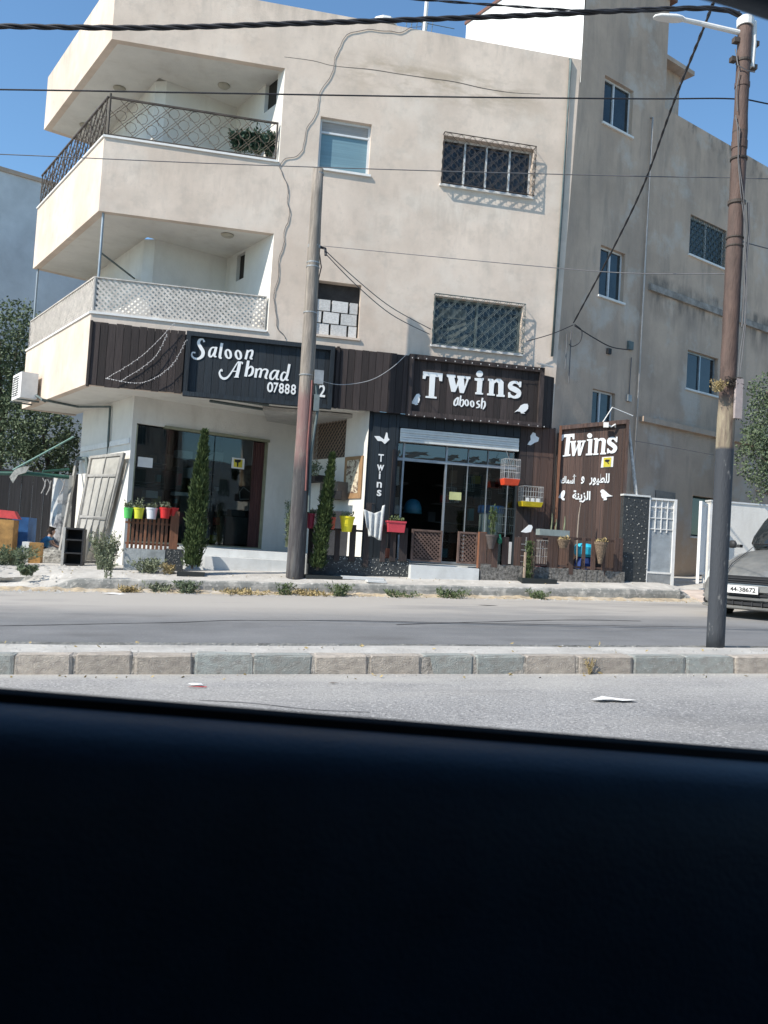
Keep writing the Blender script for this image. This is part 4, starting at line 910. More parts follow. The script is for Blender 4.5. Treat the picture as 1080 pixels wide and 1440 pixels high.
g = MB(); q = onpole(560); g.box(q.x+.02, q.x+.10, q.y-.12, q.y-.085, q.z-.25, q.z+.16); g.build('junction_box', mat('box_pinkish', (.36, .31, .30)), P2)
g = MB(); q = onpole(540); g.poly(Pl((q.x, q.y-.13), (1, 0)), [(-.02, -.22), (.03, -.2), (.05, -.06), (.02, .1)], 0, .003); g.build('torn_paper', trim_white, P2)
g = MB(); g.poly(Pl((q.x, q.y-.14), (1, 0)), [(-.09, -.34), (-.02, -.33), (-.01, .08), (-.05, .12), (-.085, .05)], 0, .003); g.build('torn_paper', mat('paper_yellowed', (.48, .45, .32)), P2)
g = MB(); q5 = onpole(543)
for k in range(60): g.tube([q5+Vector((random.uniform(-.1, .1), -.09+random.uniform(-.03, .02), random.uniform(-.05, .05))), q5+Vector((random.uniform(-.12, .12), -.10+random.uniform(-.03, .02), random.uniform(-.08, .06)))], .004, 3)
o = g.build('twig_clump', bpy.data.materials['paper_yellowed'] if False else mat('twig_dark', (.07, .055, .045)), P2); o['kind'] = 'stuff'
# street light on its arm
g = MB(); L0 = onpole(48); g.tube([L0+Vector((-.02, 0, 0)), at(985, 33, 8.0), at(958, 27, 8.0)], [.028, .026, .024], 10)
la = g.build('street_light_arm', trim_white, P2)
h0, h1 = at(961, 28, 8.0), at(919, 24, 8.0); d = (h1-h0); g = MB()
ring = [(0, .03), (.10, .045), (.3, .055), (.8, .048), (.96, .03), (1, .012)]
n_ = 10; vs = []
for f, r_ in ring:
    for k in range(n_):
        th = 2*math.pi*k/n_; vs.append(h0+d*f+Vector((0, math.cos(th)*r_*1.1, max(-.35, math.sin(th))*r_*.8)))
g.add(vs, [(i*n_+k, i*n_+(k+1) % n_, (i+1)*n_+(k+1) % n_, (i+1)*n_+k) for i in range(len(ring)-1) for k in range(n_)]+[tuple(range(n_)), tuple(len(vs)-n_+k for k in range(n_))])
g.build('lamp_head', trim_white, la, smooth=True)
# ------------------------------------------------------------------ overhead cables
def spl(P, m=8):
    out = []
    for i in range(len(P)-1):
        p0 = P[max(i-1, 0)]; p1 = P[i]; p2 = P[i+1]; p3 = P[min(i+2, len(P)-1)]
        for k in range(m):
            t = k/m; out.append(.5*((2*p1)+(-p0+p2)*t+(2*p0-5*p1+4*p2-p3)*t*t+(-p0+3*p1-3*p2+p3)*t**3))
    return out+[P[-1]]
def cable(label, pts, Y0, Y1, r, mt_=wire_m, twist=0, group='overhead cables', n=5, name='cable'):
    x0, x1 = pts[0][0], pts[-1][0]; L_ = [math.hypot(p[0]-pts[0][0], p[1]-pts[0][1]) for p in pts]
    P = [at(p[0], p[1], Y0+(Y1-Y0)*l/L_[-1]) for p, l in zip(pts, L_)]; P = spl(P)
    if 'snaking' in label or 'hanging below' in label: P = [p+Vector((noise.noise(p*2.3)*.10+noise.noise(p*7)*.03, 0, noise.noise(p*2.9+Vector((5, 0, 0)))*.08)) for p in P]
    g = MB()
    if twist:
        Q = []; d_ = 0; last = P[0]
        D = []
        for i in range(len(P)-1):
            m = max(2, int((P[i+1]-P[i]).length/.045))
            for k in range(m): D.append(P[i].lerp(P[i+1], k/m))
        for s_ in range(twist):
            q = []; d_ = 0
            for i, p in enumerate(D):
                if i: d_ += (p-D[i-1]).length
                th = d_*9+2*math.pi*s_/twist; q.append(p+Vector((0, math.cos(th), math.sin(th)))*r*1.05)
            g.tube(q, r, 5)
    else: g.tube(P, r, n)
    o = g.build(name, mt_, smooth=True); tag(o, label, 'cable', group); return o
cable('thick twisted black cable crossing the very top from the left edge to the steel pole', [(-260, 34), (0, 37), (210, 39), (420, 33), (600, 27), (760, 21), (880, 15), (1000, 12), (1043, 22)], 9.2, 8.0, .0145, twist=3)
cable('second dark cable in the top right corner looping with coils above the tower', [(560, -3), (640, 3), (800, 14), (900, 16), (980, 12), (1043, 18)], 8.3, 8.0, .007, twist=2)
cable('straight black wire at the height of the upper balcony railing', [(-260, 124), (0, 126), (300, 131), (600, 136), (900, 139), (1030, 139), (1090, 148), (1300, 190)], 8.8, 7.95, .008)
cable('thin grey wire crossing below the upper row of windows', [(-260, 208), (0, 217), (300, 230), (600, 240), (900, 248), (1030, 250), (1100, 252), (1300, 254)], 10.5, 8.2, .0055, wire_g)
cable('dark twisted cable sloping down from the top right to the house corner', [(1003, 4), (985, 50), (945, 150), (905, 260), (862, 350), (806, 455)], 8.1, 17.85, .014, twist=2)
cable('thin line from the wooden pole running level to the steel pole', [(455, 346), (600, 360), (750, 374), (880, 384), (1030, 385)], 16.8, 8.0, .0065, wire_g)
cable('upper one of two sagging lines from the wooden pole to the lower grille window', [(455, 350), (500, 392), (550, 432), (606, 463)], 16.8, 17.8, .010, wire_g)
cable('lower one of two sagging lines from the wooden pole to the lower grille window', [(457, 356), (500, 400), (550, 442), (604, 470)], 16.8, 17.8, .010, wire_g)
cable('short dark cable from the lower grille window to the house corner', [(740, 480), (775, 470), (806, 457)], 17.8, 17.85, .010, wire_m)
cable('black cable hanging along the grey side wall from the house corner to a small box', [(808, 458), (835, 475), (860, 488), (886, 492)], 17.9, 18.3, .014, wire_m)
cable('loose grey wire snaking down the pink wall beside the upper balcony', [(590, 37), (560, 44), (530, 42), (485, 50), (474, 80), (470, 105), (450, 130), (440, 165), (420, 212), (402, 222), (396, 236)], 17.985, 17.985, .0065, wire_g)
cable('loose grey wire hanging below the upper balcony down to the fascia', [(396, 236), (402, 262), (406, 300), (398, 340), (388, 388), (385, 420), (392, 460), (400, 478)], 17.985, 17.985, .007, wire_g)
cable('thin wire sagging between the wooden pole and the Twins sign', [(452, 536), (480, 541), (520, 535), (550, 518), (572, 498)], 16.9, 17.7, .007, mat('wire_pale', (.42, .42, .42), bump=0))
cable('short wire end at the right side of the steel pole', [(1043, 338), (1062, 345), (1200, 380)], 8.0, 9.0, .006, wire_g)
cable('thin grey wire strung along the grey side wall above the gate', [(892, 620), (940, 628), (1004, 640)], 18.6, 19.8, .008, wire_g)
cable('coiled black cable loop at the house corner', [(808, 456), (818, 465), (816, 480), (806, 487), (800, 484)], 17.85, 17.9, .010, wire_m)
# string of small bulbs draped over the left fascia
lm = mat('bulb_string', (.35, .33, .33), rough=.5, bump=0)
k_ = 0
for pts in ([(150, 532), (200, 500), (245, 455)], [(150, 532), (200, 538), (240, 515), (262, 478)], [(170, 536), (215, 505), (235, 470)]):
    k_ += 1
    P = spl([at(x, y, 17.78) for x, y in pts], 14); g = MB(); g.tube(P, .005, 4); sl = g.build('light_string', lm)
    tag(sl, 'thin light string, '+['steepest', 'lowest hanging', 'short middle'][k_-1]+' one on the left brown boards', 'light string', 'light strings')
    g = MB()
    for i, p in enumerate(P): g.lathe(p+Vector((random.uniform(-.02, .02), -.01, -.02)), [(.003, 0), (.009, .012), (.003, .024)], 5)
    o = g.build('bulbs', mat('bulb_clear', (.5, .5, .5), rough=.3, bump=0) if 'bulb_clear' not in bpy.data.materials else bpy.data.materials['bulb_clear'], sl); o['kind'] = 'stuff'
for nm, pts in (('fine light string with tiny bulbs along the top edge of the Twins sign', [(580, 503), (640, 508), (700, 514), (758, 519)]), ('fine light string with tiny bulbs along the bottom edge of the Twins sign', [(575, 583), (640, 590), (700, 593), (765, 600)])):
    P = spl([at(x, y, 17.72) for x, y in pts], 10); g = MB(); g.tube(P, .004, 4); sl = g.build('light_string', black); tag(sl, nm, 'light string', 'light strings')
    g = MB()
    for i, p in enumerate(P[::2]): g.lathe(p+Vector((0, -.01, -.02)), [(.004, 0), (.014, .014), (.004, .03)], 6)
    o = g.build('bulbs', bpy.data.materials['bulb_clear'], sl); o['kind'] = 'stuff'
# fluorescent fittings below the overhang, floodlight on the sign
for px, py, px2, py2, lb in ((295, 564, 372, 576, 'long slim light fitting under the overhang, nearer the storefront'), (313, 560, 378, 570, 'long slim light fitting under the overhang, nearer the sign')):
    a, c = onz(px, py, 3.97), onz(px2, py2, 3.97); tag(MB().tube([a, c], .03, 6).build('light_fitting', iron_grey), lb, 'light fitting', 'light fittings')
a, z = FA.px(766, 516, .0); g = MB(); q = FA.p(a, z+.02, .12); g.hexa([q+Vector(v) for v in ((-.2, -.1, -.03), (.12, -.1, -.07), (.12, .1, -.02), (-.2, .1, .02), (-.2, -.1, 0), (.12, -.1, -.04), (.12, .1, .03), (-.2, .1, .06))])
tag(g.build('floodlight', steel), 'grey floodlight on top of the right end of the Twins sign', 'floodlight')
# electric box on the side wall, outlet boxes
for i, (px, py, w_) in enumerate(((886, 486, .09), (856, 494, .06), (884, 560, .07))):
    a, z = SP.px(px, py, .02); MB().pbox(SP, a-w_, a+w_, z-w_*1.1, z+w_*1.1, 0, .06).build('wall_box', [iron_grey, black, steel][i], Bd)
MB().tube([SP.p(a+.0, z+.1, .03), SP.p(a+.02, z+1.0, .03)], .012, 5).build('conduit', wire_g, Bd)
for px, y0, y1 in ((803, 465, 540), (797, 470, 520)):
    a, z1_ = SP.px(px, y0, .03); z0_ = SP.px(px, y1, .03)[1]; MB().tube([SP.p(max(a, .05), z1_, .04), SP.p(max(a, .05), z0_, .04)], .014, 5).build('conduit', wire_g, Bd)
# ------------------------------------------------------------------ vegetation
def leafm(name, c, c2): 
    m = mat(name, c, rough=.65, col2=c2, scale=9, bump=0, spec=.25, thr=(.35, .65)); return m
olive = leafm('leaf_olive', (.15, .19, .11), (.05, .075, .04)); cyp = leafm('leaf_cypress', (.085, .12, .04), (.03, .05, .018))
dry = leafm('leaf_dry', (.42, .33, .16), (.25, .19, .09)); weedm = leafm('leaf_weed', (.22, .24, .15), (.11, .13, .08)); green = leafm('leaf_green', (.12, .16, .065), (.06, .085, .04))
bark = mat('bark', (.12, .095, .075), rough=.95, var=.3, scale=12, bump=.6)
def rv(rr): 
    while 1:
        v = Vector((rr.uniform(-1, 1), rr.uniform(-1, 1), rr.uniform(-1, 1)))
        if .05 < v.length < 1: return v.normalized()
def leaf(b, p, d, L, W, rr):
    s = d.cross(rv(rr)).normalized()*W; k = len(b.v)
    b.v += [p-s*.3, p+d*L*.5-s, p+d*L, p+d*L*.5+s]; b.f.append((k, k+1, k+2, k+3))
def crown(b, blobs, n, L, W, seed, shell=.45):
    rr = random.Random(seed); tot = sum(a[1]*a[2]*a[3] for a in blobs)
    for c, rx, ry, rz in blobs:
        m = int(n*rx*ry*rz/tot); c = Vector(c)
        for _ in range(m):
            v = rv(rr)*(shell+(1-shell)*rr.random()**.6); p = c+Vector((v.x*rx, v.y*ry, v.z*rz))
            q = p*2.6
            if noise.noise(q) < -.12 and rr.random() < .75: continue
            p += Vector((noise.noise(p*3), noise.noise(p*3+Vector((9, 0, 0))), noise.noise(p*3+Vector((0, 9, 0)))))*.14*rx
            leaf(b, p, (rv(rr)+v*.6+Vector((0, 0, .2))).normalized(), L*rr.uniform(.6, 1.3), W, rr)
def tree(name, label, base, blobs, n, L, W, seed, mt_=olive, group=None, tr=.13):
    t = thing(name, label, 'tree', base, group); base = Vector(base)
    g = MB(); top = Vector(blobs[0][0]); k = base.lerp(top, .5)+Vector((.1, 0, 0))
    g.tube([base-Vector((0, 0, .2)), base.lerp(k, .5)+Vector((.06, .03, 0)), k, top], [tr, tr*.8, tr*.6, tr*.3], 8)
    for c, rx, ry, rz in blobs: c = Vector(c); g.tube([k, k.lerp(c, .5)+Vector((0, .1, .1)), c], [tr*.5, tr*.3, tr*.1], 6)
    g.build('trunk', bark, t, smooth=True)
    g = MB(); crown(g, blobs, n, L, W, seed); o = g.build('crown', mt_, t); return t
def A_(px, py, Y): return at(px, py, Y)
bse = gpt(60, 780, 24.5)
tree('olive_tree', 'dense olive tree behind the dark fence reaching up to the lower balcony', (bse.x-1.5, 25.5, .6), [(A_(0, 480, 25.5), 1.3, 1.2, 1.2), (A_(-30, 540, 25.5), 1.6, 1.4, 1.3), (A_(30, 455, 26), .5, .6, .7), (A_(20, 520, 25.6), .8, .9, 1.1)], 14000, .11, .028, 3, group='olive trees')
tree('olive_tree', 'lower olive tree behind the green frame beside the house corner', (bse.x+.2, 24.6, .6), [(A_(60, 605, 24.5), .95, 1.0, .95), (A_(15, 600, 24.8), 1.1, 1.0, 1.0), (A_(92, 640, 24.6), .55, .8, .6), (A_(30, 650, 24.5), 1.5, 1.0, .6)], 15000, .10, .026, 4, group='olive trees')
tree('olive_tree', 'grey green olive tree at the right edge behind the parked car', (15.5, 18.9, .6), [(A_(1090, 600, 18.8), .75, .8, 1.0), (A_(1068, 640, 18.6), .50, .6, .75), (A_(1078, 550, 18.8), .40, .5, .45), (A_(1120, 660, 18.8), .9, .8, 1.1), (A_(1062, 690, 18.5), .18, .25, .35)], 14000, .085, .022, 5, group='olive trees')
def cypress(label, base, top, r, seed, n, lean=0):
    t = thing('cypress', label, 'cypress', base, 'slim cypresses in front of the shops'); base = Vector(base); top = Vector(top); H = (top-base).length; rr = random.Random(seed)
    g = MB(); g.tube([base, base.lerp(top, .5)], [.03, .012], 6); g.build('trunk', bark, t)
    def rad(f): return r*(.72+.5*f if f < .25 else 1.0*(1-((f-.25)/.75)**1.5)*.86+.0+.03)*(1 if f < .25 else 1)
    g = MB(); core = [(rad(f)*.62, f*H) for f in (.03, .15, .3, .45, .6, .75, .88, .97)]
    for i in range(n):
        f = rr.random()**.8*.99+.01; a = rr.uniform(0, 6.283); R_ = rad(f)*(1+.55*noise.noise(Vector((math.cos(a)*2, math.sin(a)*2, f*9+seed))))*rr.uniform(.62, 1.08)
        p = base.lerp(top, f)+Vector((math.cos(a)*R_, math.sin(a)*R_, 0))
        d = Vector((math.cos(a)*.55, math.sin(a)*.55, 1.0))+rv(rr)*.45; leaf(g, p, d.normalized(), .085*rr.uniform(.5, 1.6), .013, rr)
    vs = []; 
    for f in (.03, .15, .3, .45, .6, .75, .88, .97):
        for k in range(8): a = k*math.pi/4; c = base.lerp(top, f); vs.append(c+Vector((math.cos(a), math.sin(a), 0))*rad(f)*.66)
    g.add(vs, [(i*8+k, i*8+(k+1) % 8, (i+1)*8+(k+1) % 8, (i+1)*8+k) for i in range(7) for k in range(8)])
    g.build('foliage', cyp, t); return t
pv = lambda px, py, Y: at(px, py, Y)
cy1 = cypress('taller slim green cypress in front of the salon glass', at(270, 800, 16.95), at(288, 608, 16.95), .195, 1, 8000)
cy2 = cypress('narrower slim cypress with a thin tip right of the wooden pole', at(446, 802, 16.95), at(468, 640, 16.95), .145, 2, 5000)
trayb = mat('tray_black', (.02, .024, .024), rough=.6)
def tray(label, x0, y0, x1, y1, Y):
    a, c = at(x0, (y0+y1)/2, Y), at(x1, (y0+y1)/2, Y); z = at((x0+x1)/2, y1, Y).z; h = at((x0+x1)/2, y0, Y).z-z
    z = zg((a.x+c.x)/2, Y)-.01
    g = MB(); g.box(a.x, c.x, Y-.02, Y+.36, z, z+h); tag(g.build('planter_tray', trayb), label, 'tray', 'black trays on the pavement')
tray('low black tray at the foot of the taller cypress', 249, 799, 288, 805, 16.8); tray('low black tray at the foot of the narrower cypress', 430, 804, 482, 809, 16.8); tray('low black tray below the staked sapling by the right fence', 734, 812, 783, 819, 16.8)
def weed(label, px, py, Y, w_, h_, n, seed, mt_=weedm, up=.8, cat='weed', name='weed', L=.06, W=.012, ground=True):
    p = gpt(px, py, Y) if ground else at(px, py, Y); t = thing(name, label, cat, p); rr = random.Random(seed); g = MB(); s = MB()
    for k in range(max(5, n//14)):
        a = rr.uniform(0, 6.283); q = p+Vector((rr.uniform(-1, 1)*w_*.25, rr.uniform(-1, 1)*w_*.25, -.02)); e = q+Vector((math.cos(a)*w_*.5*rr.random()**.5, math.sin(a)*w_*.5*rr.random(), h_*rr.uniform(.5, 1.05)))
        mid = q.lerp(e, .5)+Vector((0, 0, h_*.12)); P = spl([q, mid, e], 3); s.tube(P, .004, 3, False)
        for i in range(14): f = rr.uniform(.15, 1); c = P[min(len(P)-1, int(f*len(P)))]; leaf(g, c+rv(rr)*.02, (rv(rr)+Vector((0, 0, up))).normalized(), L*rr.uniform(.6, 1.4), W, rr)
    s.build('stems', dry if mt_ is dry else weedm, t); g.build('leaves', mt_, t); return t
weed('tall grey green weed growing in front of the leaning metal door', 148, 800, 17.6, .55, .72, 1500, 1)
weed('dry scrubby weed at the foot of the stone planter', 208, 799, 17.1, .6, .28, 800, 2); weed('straw coloured dry grass beside the stone planter', 238, 801, 17.0, .4, .18, 300, 3, dry)
weed('sprawling dark green bush at the left edge by the boxes', 12, 797, 18.2, 1.0, .38, 1600, 4, olive); 
weed('small round bush alone in the dust at far left', 36, 830, 16.6, .4, .17, 700, 5, olive)
weed('spindly weed poking from the worn kerb, leftmost', 150, 830, 16.4, .25, .45, 160, 6)
weed('weed in the gutter below the taller cypress', 262, 833, 16.1, .45, .24, 500, 7, olive); weed('weed in the gutter just left of the wooden pole', 401, 828, 16.1, .35, .24, 260, 8, green)
weed('broad green weed in the gutter right of the wooden pole', 477, 834, 16.0, .5, .24, 420, 9, green); weed('low green weed in the gutter before the middle fence', 560, 838, 16.0, .6, .13, 280, 10, green)
weed('fuller green weed in the gutter below the shop step', 630, 841, 16.0, .6, .17, 460, 11, green); weed('green weed against the kerb below the right fence', 757, 842, 16.1, .45, .17, 320, 12, green)
weed('small dry tuft in the gutter near the left planter', 180, 832, 16.1, .4, .12, 300, 13, dry); weed('dry orange grass in the gutter beneath the salon steps', 335, 836, 16.1, 1.1, .10, 500, 14, dry); weed('dry orange grass in the gutter by the pole foot', 435, 836, 16.1, 1.0, .10, 500, 15, dry)
weed('thin weed growing at the gutter in front of the left fence', 222, 832, 16.2, .5, .18, 300, 17, weedm)
weed('dead reddish weed growing in a joint of the median kerb', 828, 950, 7.17, .12, .17, 120, 16, dry, L=.02, W=.004)
weed('dry creeper caught round the steel pole', 1010, 548, 7.86, .16, .10, 260, 18, dry, cat='creeper', name='creeper', L=.035, W=.005, ground=False)
# gravel and crumbs along gutter and at the left
rr = random.Random(5); g = MB()
for i in range(900):
    x = rr.uniform(-5, 11); y = 16.28-abs(rr.gauss(0, .28)); s = rr.uniform(.006, .022); z = zg(x, y)+.0
    g.add([(x-s, y-s, z), (x+s, y-s*.6, z), (x+s*.7, y+s, z), (x-s, y+s*.8, z), (x, y, z+s*1.1)], [(0, 1, 4), (1, 2, 4), (2, 3, 4), (3, 0, 4)])
for i in range(700):
    x = rr.uniform(-7, -2.5); y = rr.uniform(15.4, 18.5); s = rr.uniform(.01, .05)*rr.random(); z = zg(x, y)-(.08 if 16.3 < y < 17 else 0)
    g.add([(x-s, y-s, z), (x+s, y-s*.6, z), (x+s*.7, y+s, z), (x-s, y+s*.8, z), (x, y, z+s*.9)], [(0, 1, 4), (1, 2, 4), (2, 3, 4), (3, 0, 4)])
for i in range(500):
    x = rr.uniform(-4, 7); y = rr.choice([7.15-abs(rr.gauss(0, .08)), rr.uniform(7.4, 8.0)]); s = rr.uniform(.003, .010); z = zg(x, y)
    g.add([(x-s, y-s, z), (x+s, y-s*.6, z), (x+s*.7, y+s, z), (x-s, y+s*.8, z), (x, y, z+s*1.1)], [(0, 1, 4), (1, 2, 4), (2, 3, 4), (3, 0, 4)])
tag(g.build('loose_gravel', dust, origin=(0, 0, 0)), 'loose gravel and crumbs scattered along the gutter and kerbs', 'gravel', kind='stuff')
# ------------------------------------------------------------------ low mosaic walls with pebbles, pickets
def pebbled(pl, r, n1, parent, m, seed, sz=.02):
    rr = random.Random(seed); g = MB()
    for i in range(m):
        a, z = rr.uniform(r[0]+.03, r[1]-.03), rr.uniform(r[2]+.02, r[3]-.02); s = sz*rr.uniform(.6, 1.3)
        g.add([pl.p(a+math.cos(t*1.047)*s, z+math.sin(t*1.047)*s*.8, n1-.004) for t in range(6)]+[pl.p(a+math.cos(t*1.047)*s*.5, z+math.sin(t*1.047)*s*.4, n1+.010) for t in range(6)], [(t, (t+1) % 6, (t+1) % 6+6, t+6) for t in range(6)]+[tuple(range(6, 12))])
    o = g.build('pebbles', pebble, parent); o['kind'] = 'stuff'; return o
def fence(label, Y, pk, mt_, base_r, ht=None):
    pl = Pl((0, Y), (1, 0)); c = pl.px((base_r[0]+base_r[2])/2, base_r[3])
    t = thing('picket_fence', label, 'fence', pl.p(c[0], c[1], 0), 'timber picket fences in front of the shops')
    for x0, x1, y0, y1 in pk:
        r = R4(pl, x0, y0, x1, y1); d = random.uniform(-.006, .006); piece('picket', mt_, t, pl, r[0], r[1], r[2]-.03, r[3], .03+d, .055+d, random.uniform(-.012, .012))
    return t, pl
stone_pale = mat('stone_grey_pale', (.33, .35, .35), rough=.9, var=.2, scale=5, bump=.5)
# left planter in front of the salon
pk = [(179+i*5.9, 182.6+i*5.9, 729, 771) for i in range(10)]+[(239, 251, 719, 772)]
f1, PL1 = fence('low fence of narrow reddish slats carrying flower pots, left of the cypress', 17.6, pk, wood_red, (176, 772, 255, 797))
r = R4(PL1, 175, 772, 232, 797); MB().pbox(PL1, r[0], r[1], r[2]-.2, r[3], -.5, .08).build('stone_base', stone_pale, f1)
r2 = R4(PL1, 232.3, 772, 257, 796); MB().pbox(PL1, r2[0], r2[1], r2[2]-.2, r2[3]-.005, -.5, .07).build('stone_base', mosaic, f1); pebbled(PL1, r2, .07, f1, 50, 1, .012)
rr_ = R4(PL1, 176, 735, 252, 738); MB().pbox(PL1, rr_[0], rr_[1], rr_[2], rr_[3], .0, .03).build('rail', wood_red, f1)
rr_ = R4(PL1, 176, 764, 252, 767); MB().pbox(PL1, rr_[0], rr_[1], rr_[2], rr_[3], .0, .03).build('rail', wood_red, f1)
def potmat(n, c): return mat('pot_'+n, c, rough=.45, var=.06, bump=0)
def pot(label, x0, y0, x1, y1, Y, mt_, plant=green, seed=1, ph=.16, grp='coloured flower pots on the fences', n=120, taper=.78, box=False):
    a, c = at(x0, (y0+y1)/2, Y), at(x1, (y0+y1)/2, Y); zb, zt = at((x0+x1)/2, y1, Y).z, at((x0+x1)/2, y0, Y).z; xm = (a.x+c.x)/2; R_ = (c.x-a.x)/2; h = zt-zb
    t = thing('flower_pot', label, 'flower pot', (xm, Y, zb), grp)
    g = MB()
    if box: g.hexa([(a.x+.02, Y-.09, zb), (c.x-.02, Y-.09, zb), (c.x-.02, Y+.09, zb), (a.x+.02, Y+.09, zb), (a.x, Y-.11, zt), (c.x, Y-.11, zt), (c.x, Y+.11, zt), (a.x, Y+.11, zt)]); g.box(a.x-.01, c.x+.01, Y-.12, Y+.12, zt-.03, zt+.004)
    else: g.lathe((xm, Y, zb), [(.01, 0), (R_*taper*.95, 0), (R_*taper, .01), (R_*.97, h*.86), (R_*1.03, h*.87), (R_*1.05, h), (R_*.95, h), (R_*.93, h*.9), (.01, h*.9)], 20)
    g.build('pot', mt_, t, smooth=False)
    if plant:
        rr = random.Random(seed); g = MB()
        for i in range(n):
            p = Vector((xm+rr.uniform(-1, 1)*R_*.8, Y+rr.uniform(-1, 1)*(.08 if box else R_*.7), zt+ph*rr.random()*rr.random())); leaf(g, p, (rv(rr)+Vector((0, 0, .8))).normalized(), .05*rr.uniform(.6, 1.5), .014, rr)
        g.build('plant', plant, t)
    return t
pot('light green pot, leftmost of four on the reddish fence', 173.5, 714, 187, 729, 17.5, potmat('green', (.10, .50, .12)), weedm, 1, .12)
pot('yellow pot between the light green and the white pot', 187.5, 714, 202.5, 729.5, 17.5, potmat('yellowgreen', (.62, .62, .05)), weedm, 2, .25, n=90)
pot('white pot between the yellow and the red pot', 205, 714, 221.5, 730, 17.5, potmat('white', (.68, .68, .72)), weedm, 3, .1)
pot('red pot, rightmost on the reddish fence', 224, 714, 240, 729, 17.5, potmat('red', (.60, .03, .03)), weedm, 4, .1)
pot('second red pot tucked behind the red one on the reddish fence', 237, 714, 251, 726, 17.62, potmat('red2', (.55, .03, .03)), None)
# middle fence
pk = [(433, 440, 736, 790), (470, 477.5, 744, 786), (491, 499.5, 738, 787), (512, 519.5, 707, 795), (535, 542, 737, 788), (548, 556, 744, 787), (561, 572, 742, 787)]
f2, PL2 = fence('dark brown picket fence on a pebbled wall in the middle', 17.25, pk, wood_dark, (433, 784, 576, 807))
r = R4(PL2, 432, 783, 575, 807); MB().pbox(PL2, r[0], r[1], r[2]-.25, r[3], -.25, .02).build('pebbled_wall', mosaic, f2); pebbled(PL2, r, .02, f2, 150, 2, .014)
rr_ = R4(PL2, 433, 745, 572, 748); MB().pbox(PL2, rr_[0], rr_[1], rr_[2], rr_[3], -.0, .03).build('rail', wood_dark, f2)
pot('dark red pot just right of the wooden pole', 431, 722, 443, 743, 17.1, potmat('maroon', (.32, .03, .06)), weedm, 5, .08)
pot('brick red pot behind the narrower cypress', 461, 727, 472, 744, 17.1, potmat('brick', (.45, .08, .05)), weedm, 6, .1)
pot('yellow fluted pot hanging on the dark picket fence', 477.5, 726, 498, 748, 17.1, potmat('yellow', (.80, .68, .03)), weedm, 7, .1, taper=.68)
pot('red rectangular planter with succulents beside the lattice gate', 544, 733, 569, 748.5, 17.1, potmat('rosered', (.55, .06, .08)), green, 8, .14, box=True, n=160)
pot('small terracotta pot on the ground behind the dark pickets', 540, 771, 549, 785, 17.6, potmat('terracotta', (.42, .12, .07)), None)
# white cloth drying on the fence
g = MB(); cp = [(509, 722, 519, 715), (519, 716, 526, 741), (526, 728, 540, 711)]
nx, nz = 18, 14; PLc = Pl((0, 17.12), (1, 0)); vs = []
for j in range(nz+1):
    v = j/nz
    for i in range(nx+1):
        u_ = i/nx; x = 511+u_*30*(1-.3*v)+v*4; ytop = 722-11*abs(u_-.42)/.58 if u_ > .42 else 714+14*u_*.6
        ytop = 716+6*(1-abs(2*u_-1)) - (6 if u_ > .85 else 0); ybot = 757-3*math.sin(u_*5)-(14 if u_ < .12 else 0)
        y = ytop+(ybot-ytop)*v; a, z = PLc.px(x, y); vs.append(PLc.p(a, z, .03*math.sin(u_*21+v*2)*(.4+v)+.02))
g.add(vs, [(j*(nx+1)+i, j*(nx+1)+i+1, (j+1)*(nx+1)+i+1, (j+1)*(nx+1)+i) for j in range(nz) for i in range(nx)])
cl_o = g.build('cloth', mat('cloth_white', (.55, .56, .55), rough=.9, var=.2, scale=14, stretch=(2, 2, .4), bump=.3), smooth=True); so = cl_o.modifiers.new('t', 'SOLIDIFY'); so.thickness = .006
tag(cl_o, 'white and grey cloth hung to dry over the dark picket fence', 'cloth')
# lattice gates at the shop entrance
for lb, x0, y0, x1, y1, Y in (('brown diamond lattice panel left of the shop entrance', 578, 745, 621, 790, 17.3), ('smaller brown lattice panel right of the shop entrance', 643, 748, 671, 793, 17.3)):
    pl = Pl((0, Y), (1, 0)); r = R4(pl, x0, y0, x1, y1); t = thing('lattice_panel', lb, 'lattice panel', pl.p((r[0]+r[1])/2, r[2], 0), 'lattice panels at the shop entrance')
    latt(pl, r[0]+.04, r[1]-.04, r[2]+.04, r[3]-.04, .0, .085, .028, wood_lattice, 'lattice', t, .04)
# right fence
pk = [(673, 683, 749, 797), (684, 690, 752, 798), (690.5, 699, 753, 796), (705, 714, 755, 796), (722, 731, 755, 797), (748, 752, 755, 805), (769, 776, 755, 806), (776.5, 783, 755, 806), (799, 805, 755, 806), (817, 821.5, 756, 807), (830, 836, 757, 807), (845, 850, 757, 807), (862, 868, 757, 808), (868.5, 874, 757, 808)]
f3, PL3 = fence('brown picket fence in front of the bird shop and the board sign', 17.1, pk, wood_brown, (675, 798, 875, 812))
piece('corner_post', wood_red, f3, PL3, *R4(PL3, 673, 748, 683, 799), -.1, .03)
for (x0, y0, x1, y1) in ((752, 756, 873, 759.5), (752, 796, 873, 799)): rr_ = R4(PL3, x0, y0, x1, y1); MB().pbox(PL3, rr_[0], rr_[1], rr_[2], rr_[3], .0, .03).build('rail', wood_brown, f3)
r = R4(PL3, 674, 797, 876, 812); g = MB(); ks = 40
for k in range(ks): a0_, a1_ = r[0]+(r[1]-r[0])*k/ks, r[0]+(r[1]-r[0])*(k+1)/ks; g.pbox(PL3, a0_, a1_+.01, r[2]-.2, r[3]+.02*noise.noise(Vector((k*.9, 0, 0)))-.02, -.12, .06+.03*noise.noise(Vector((k*1.7, 5, 0))))
g.build('rubble_base', mat('rubble', (.20, .19, .175), rough=1, var=.45, scale=16, bump=.9), f3)
